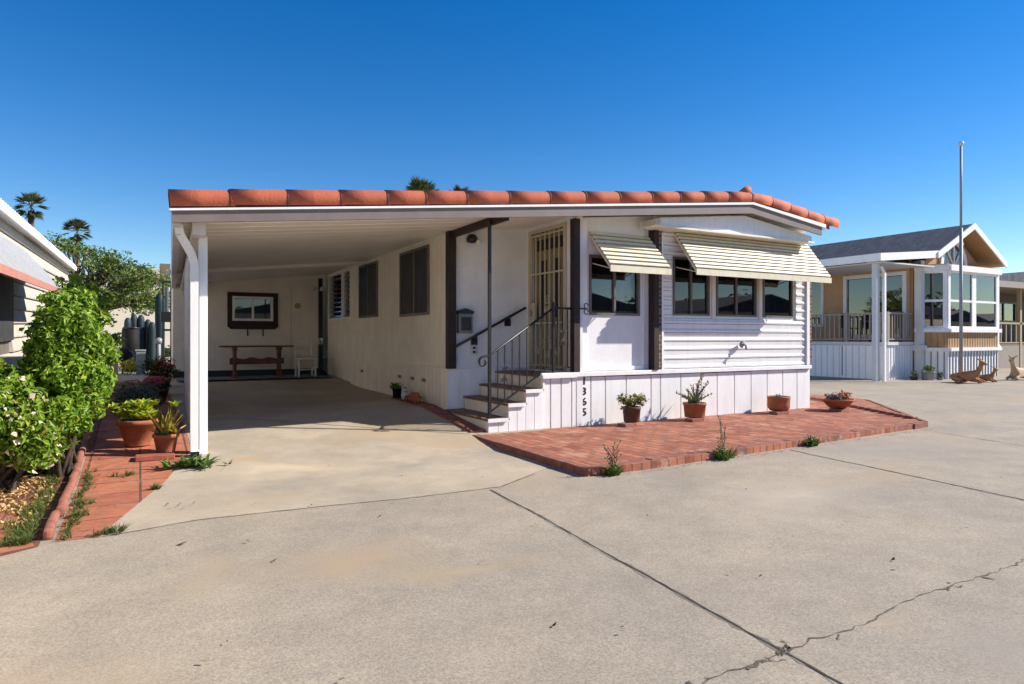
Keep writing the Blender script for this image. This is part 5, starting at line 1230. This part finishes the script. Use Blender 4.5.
# lying deer statues
def deer(label, x, y, s, face, m, group, antler=False):
    t = thing('deer_statue', label, 'statue', (x, y, ROAD), 0, group)
    J = {'p': (-.34, 0, .20, .15), 'b': (-.12, 0, .23, .155), 'c': (.16, 0, .25, .14), 'n0': (.30, 0, .36, .085), 'n1': (.38, 0, .54, .06), 'h': (.40, 0, .66, .068), 'm': (.52, 0, .63, .04), 'nz': (.565, 0, .60, .028),
         'e1': (.37, .06, .74, .018), 'e1t': (.34, .13, .78, .022), 'e2': (.37, -.06, .74, .018), 'e2t': (.34, -.13, .78, .022),
         'f1': (.24, .10, .12, .06), 'f1k': (.46, .13, .06, .035), 'f1h': (.30, .16, .035, .022), 'f2': (.24, -.10, .12, .06), 'f2k': (.48, -.13, .06, .035), 'f2h': (.34, -.16, .035, .022),
         'r1': (-.30, .13, .14, .10), 'r1k': (-.06, .20, .09, .055), 'r1h': (-.26, .24, .04, .028), 'r1t': (-.08, .26, .03, .02), 'r2': (-.30, -.13, .14, .10), 'r2k': (-.06, -.20, .09, .055), 'r2h': (-.26, -.24, .04, .028), 'r2t': (-.08, -.26, .03, .02), 't': (-.50, 0, .24, .03)}
    E = [('p','b'),('b','c'),('c','n0'),('n0','n1'),('n1','h'),('h','m'),('m','nz'),('h','e1'),('e1','e1t'),('h','e2'),('e2','e2t'),('c','f1'),('f1','f1k'),('f1k','f1h'),('c','f2'),('f2','f2k'),('f2k','f2h'),('p','r1'),('r1','r1k'),('r1k','r1h'),('r1h','r1t'),('p','r2'),('r2','r2k'),('r2k','r2h'),('r2h','r2t'),('p','t')]
    names = list(J); ca, sa = math.cos(face), math.sin(face)
    co = [(x + s*(J[n][0]*ca - J[n][1]*sa), y + s*(J[n][0]*sa + J[n][1]*ca), ROAD + s*J[n][2]) for n in names]
    me = bpy.data.meshes.new('body'); me.from_pydata(co, [(names.index(a), names.index(b_)) for a, b_ in E], [])
    o = bpy.data.objects.new('body', me); col.objects.link(o)
    sk_ = o.modifiers.new('skin', 'SKIN'); o.modifiers.new('sub', 'SUBSURF').levels = 2; o.modifiers['sub'].render_levels = 2
    for i, n in enumerate(names): v = me.skin_vertices[0].data[i]; v.radius = (J[n][3]*s*1.05,)*2; v.use_root = (n == 'p')
    dg = bpy.context.evaluated_depsgraph_get(); m2 = bpy.data.meshes.new_from_object(o.evaluated_get(dg)); bpy.data.objects.remove(o)
    m2.materials.clear(); m2.materials.append(m)
    for p_ in m2.polygons: p_.use_smooth = True
    o = bpy.data.objects.new('body', m2); col.objects.link(o); o.parent = t; o.matrix_parent_inverse = world(t).inverted()
    b = MB()
    for sy in (-1, 1): q = (x + s*(.44*ca - sy*.05*sa), y + s*(.44*sa + sy*.05*ca), ROAD + s*.68); b.ball(q, .014*s)
    b.build('eye', M['black'], t)
    return t
GR = 'deer statues lying outside the neighbouring homes'
x, y = G(967, 383, ROAD); deer('large brown deer statue lying beside the flagpole with head raised', x, y, .88, R(-84), M['deer'], GR)
x, y = G(986, 382, ROAD); deer('small brown fawn statue lying just right of the large deer', x, y, .58, R(-95), M['deer'], GR)
x, y = G(1019, 380, ROAD); deer('pale brown deer statue lying at the far right edge facing left', x, y, .95, R(178), M['deerlight'], GR)

# ------------------------------------------------------------------ far right house
RXY = 14.0
rh = thing('brown_clapboard_house', 'brown clapboard home with low railed porch at the far right edge', 'house', (31, RXY, ROAD))
b = MB(); b.box(27.5, 42, RXY+1.8, RXY+1.9, ROAD, 3.4)
z = .9
while z < 3.3: b.prism([(RXY+1.8, z), (RXY+1.77, z), (RXY+1.79, z+.2), (RXY+1.8, z+.2)], 'x', 27.5, 42); z += .21
b.build('wall', M['tandark'], rh)
b = MB(); b.box(28.5, 42, RXY-.0, RXY+.06, ROAD, .88); 
b.build('skirting', M['greige'], rh)
b = MB(); b.box(28.5, 42, RXY, RXY+1.8, .88, .95); b.build('porch_floor', M['tandark'], rh)
b = MB(); b.box(28.5, 42, RXY-.02, RXY+.05, 1.78, 1.86); b.box(28.5, 42, RXY, RXY+.04, .98, 1.03); x = 28.6
while x < 42: b.box(x, x+.06, RXY, RXY+.04, 1.03, 1.78); x += .42
b.build('porch_railing', mat('pale_brown_rail', (.36, .29, .2), .7), rh)
b = MB(); 
for x in (32.7, 37): b.box(x, x+.14, RXY-.02, RXY+.12, ROAD, 3.3)
b.build('porch_post', mat('beige_post', (.42, .34, .22), .7), rh)
wx0 = PY(990, 300, RXY+1.8)[0]; wx1 = PY(1014, 300, RXY+1.8)[0]
w = window(wx0, wx1, PY(1001, 322, RXY+1.8)[1], PY(1001, 302, RXY+1.8)[1], RXY+1.75, 'y', M['iron'], 2, .02, .03, .07, 'glassdark', 'window', rh)
b = MB(); b.box(28.2, 42, RXY-.5, RXY-.45, 3.25, 3.5); b.build('fascia', M['greige'], rh)
b = MB(); b.box(28.3, 42, RXY-.44, RXY+1.75, 3.26, 3.29); b.build('porch_ceiling', M['greige'], rh)
b = MB(); b.prism([(RXY-.44, 3.52), (RXY+4, 4.3), (RXY+8, 3.52), (RXY+8, 3.42), (RXY-.44, 3.42)], 'x', 28.2, 42); b.build('roof', M['shingle'], rh)
b = MB(); b.prism([(31.5, 3.6)] + [(31.5 + i*.5, 3.75 + .45*math.sin(math.pi*i/16)) for i in range(17)] + [(39.5, 3.6)], 'y', RXY+.4, RXY+3.0); b.build('roof_dome', M['shingle'], rh)

# ------------------------------------------------------------------ homes on the other side of the street (they show in the window glass)
GO = 'mobile homes across the street, seen only in window glass'
t = thing('mobile_home_opposite', 'long low mobile home across the street reflected in the window glass', 'mobile home', (-8, -15, ROAD), 0, GO)
b = MB(); b.box(-8, 2.5, -24, -15, ROAD, 2.9); b.build('wall', M['cream'], t)
b = MB(); b.prism([(-8.4, 2.9), (2.9, 2.9), (-2.7, 4.1)], 'y', -24.3, -14.7); b.build('roof', M['shingle'], t)
for k_ in range(3): b = MB(); b.box(-7.2+k_*3.3, -5.2+k_*3.3, -15.0, -14.95, 1.2, 2.2); b.build('window', M['dark'], t)
for i in range(1, 9):
    c = copy_tree(t); c.location.x = -8 + 13*i; c.location.y = -15 - (i % 3)*1.5
tl = leaf_mesh('street_trees', [(-10 + i*5.5 + random.uniform(-2, 2), -32 + random.uniform(-3, 3), 2.2 + random.uniform(0, 1), 3.6, 2.5, 2.2 + random.uniform(-.6, .9)) for i in range(24)], 12000, .8, LM['dark'], None, 40)
tag(tl, 'dense dark tree line behind the homes across the street', 'trees', kind='stuff')

# ------------------------------------------------------------------ light, sky, camera
to_sun = Vector((1.5, -.62, 1.1)).normalized()
elev = math.asin(to_sun.z); az = math.atan2(to_sun.x, to_sun.y)
ld = bpy.data.lights.new('sun', 'SUN'); ld.energy = 4.3; ld.angle = R(.53); ld.color = (1.0, .93, .82)
lo = bpy.data.objects.new('sun', ld); col.objects.link(lo); lo.rotation_euler = to_sun.to_track_quat('Z', 'Y').to_euler()
W = bpy.data.worlds.new('World'); scene.world = W; W.use_nodes = True
N = W.node_tree.nodes; L = W.node_tree.links; bg = N['Background']
sky = N.new('ShaderNodeTexSky'); sky.sky_type = 'NISHITA'; sky.sun_disc = False; sky.sun_elevation = elev; sky.sun_rotation = az
sky.altitude = 400; sky.air_density = 1.0; sky.dust_density = .0; sky.ozone_density = 2.0
hsv = N.new('ShaderNodeHueSaturation'); hsv.inputs['Saturation'].default_value = 1.46; hsv.inputs['Hue'].default_value = .509; hsv.inputs['Value'].default_value = .77
L.new(sky.outputs[0], hsv.inputs['Color']); L.new(hsv.outputs[0], bg.inputs['Color']); bg.inputs['Strength'].default_value = .10
cam = bpy.data.cameras.new('camera'); cam.sensor_width = 36; cam.lens = CF/1024*36; cam.shift_y = -(342-HZ)/1024; cam.clip_end = 1500; cam.clip_start = .05
co = bpy.data.objects.new('camera', cam); col.objects.link(co); co.location = (0, 0, CH); co.rotation_euler = (R(90), 0, -YAW)
scene.camera = co
scene.cycles.diffuse_bounces = 8; scene.cycles.max_bounces = 12
vs = scene.view_settings; vs.view_transform = 'Standard'; vs.look = 'None'; vs.exposure = 0.98; vs.gamma = 1.0
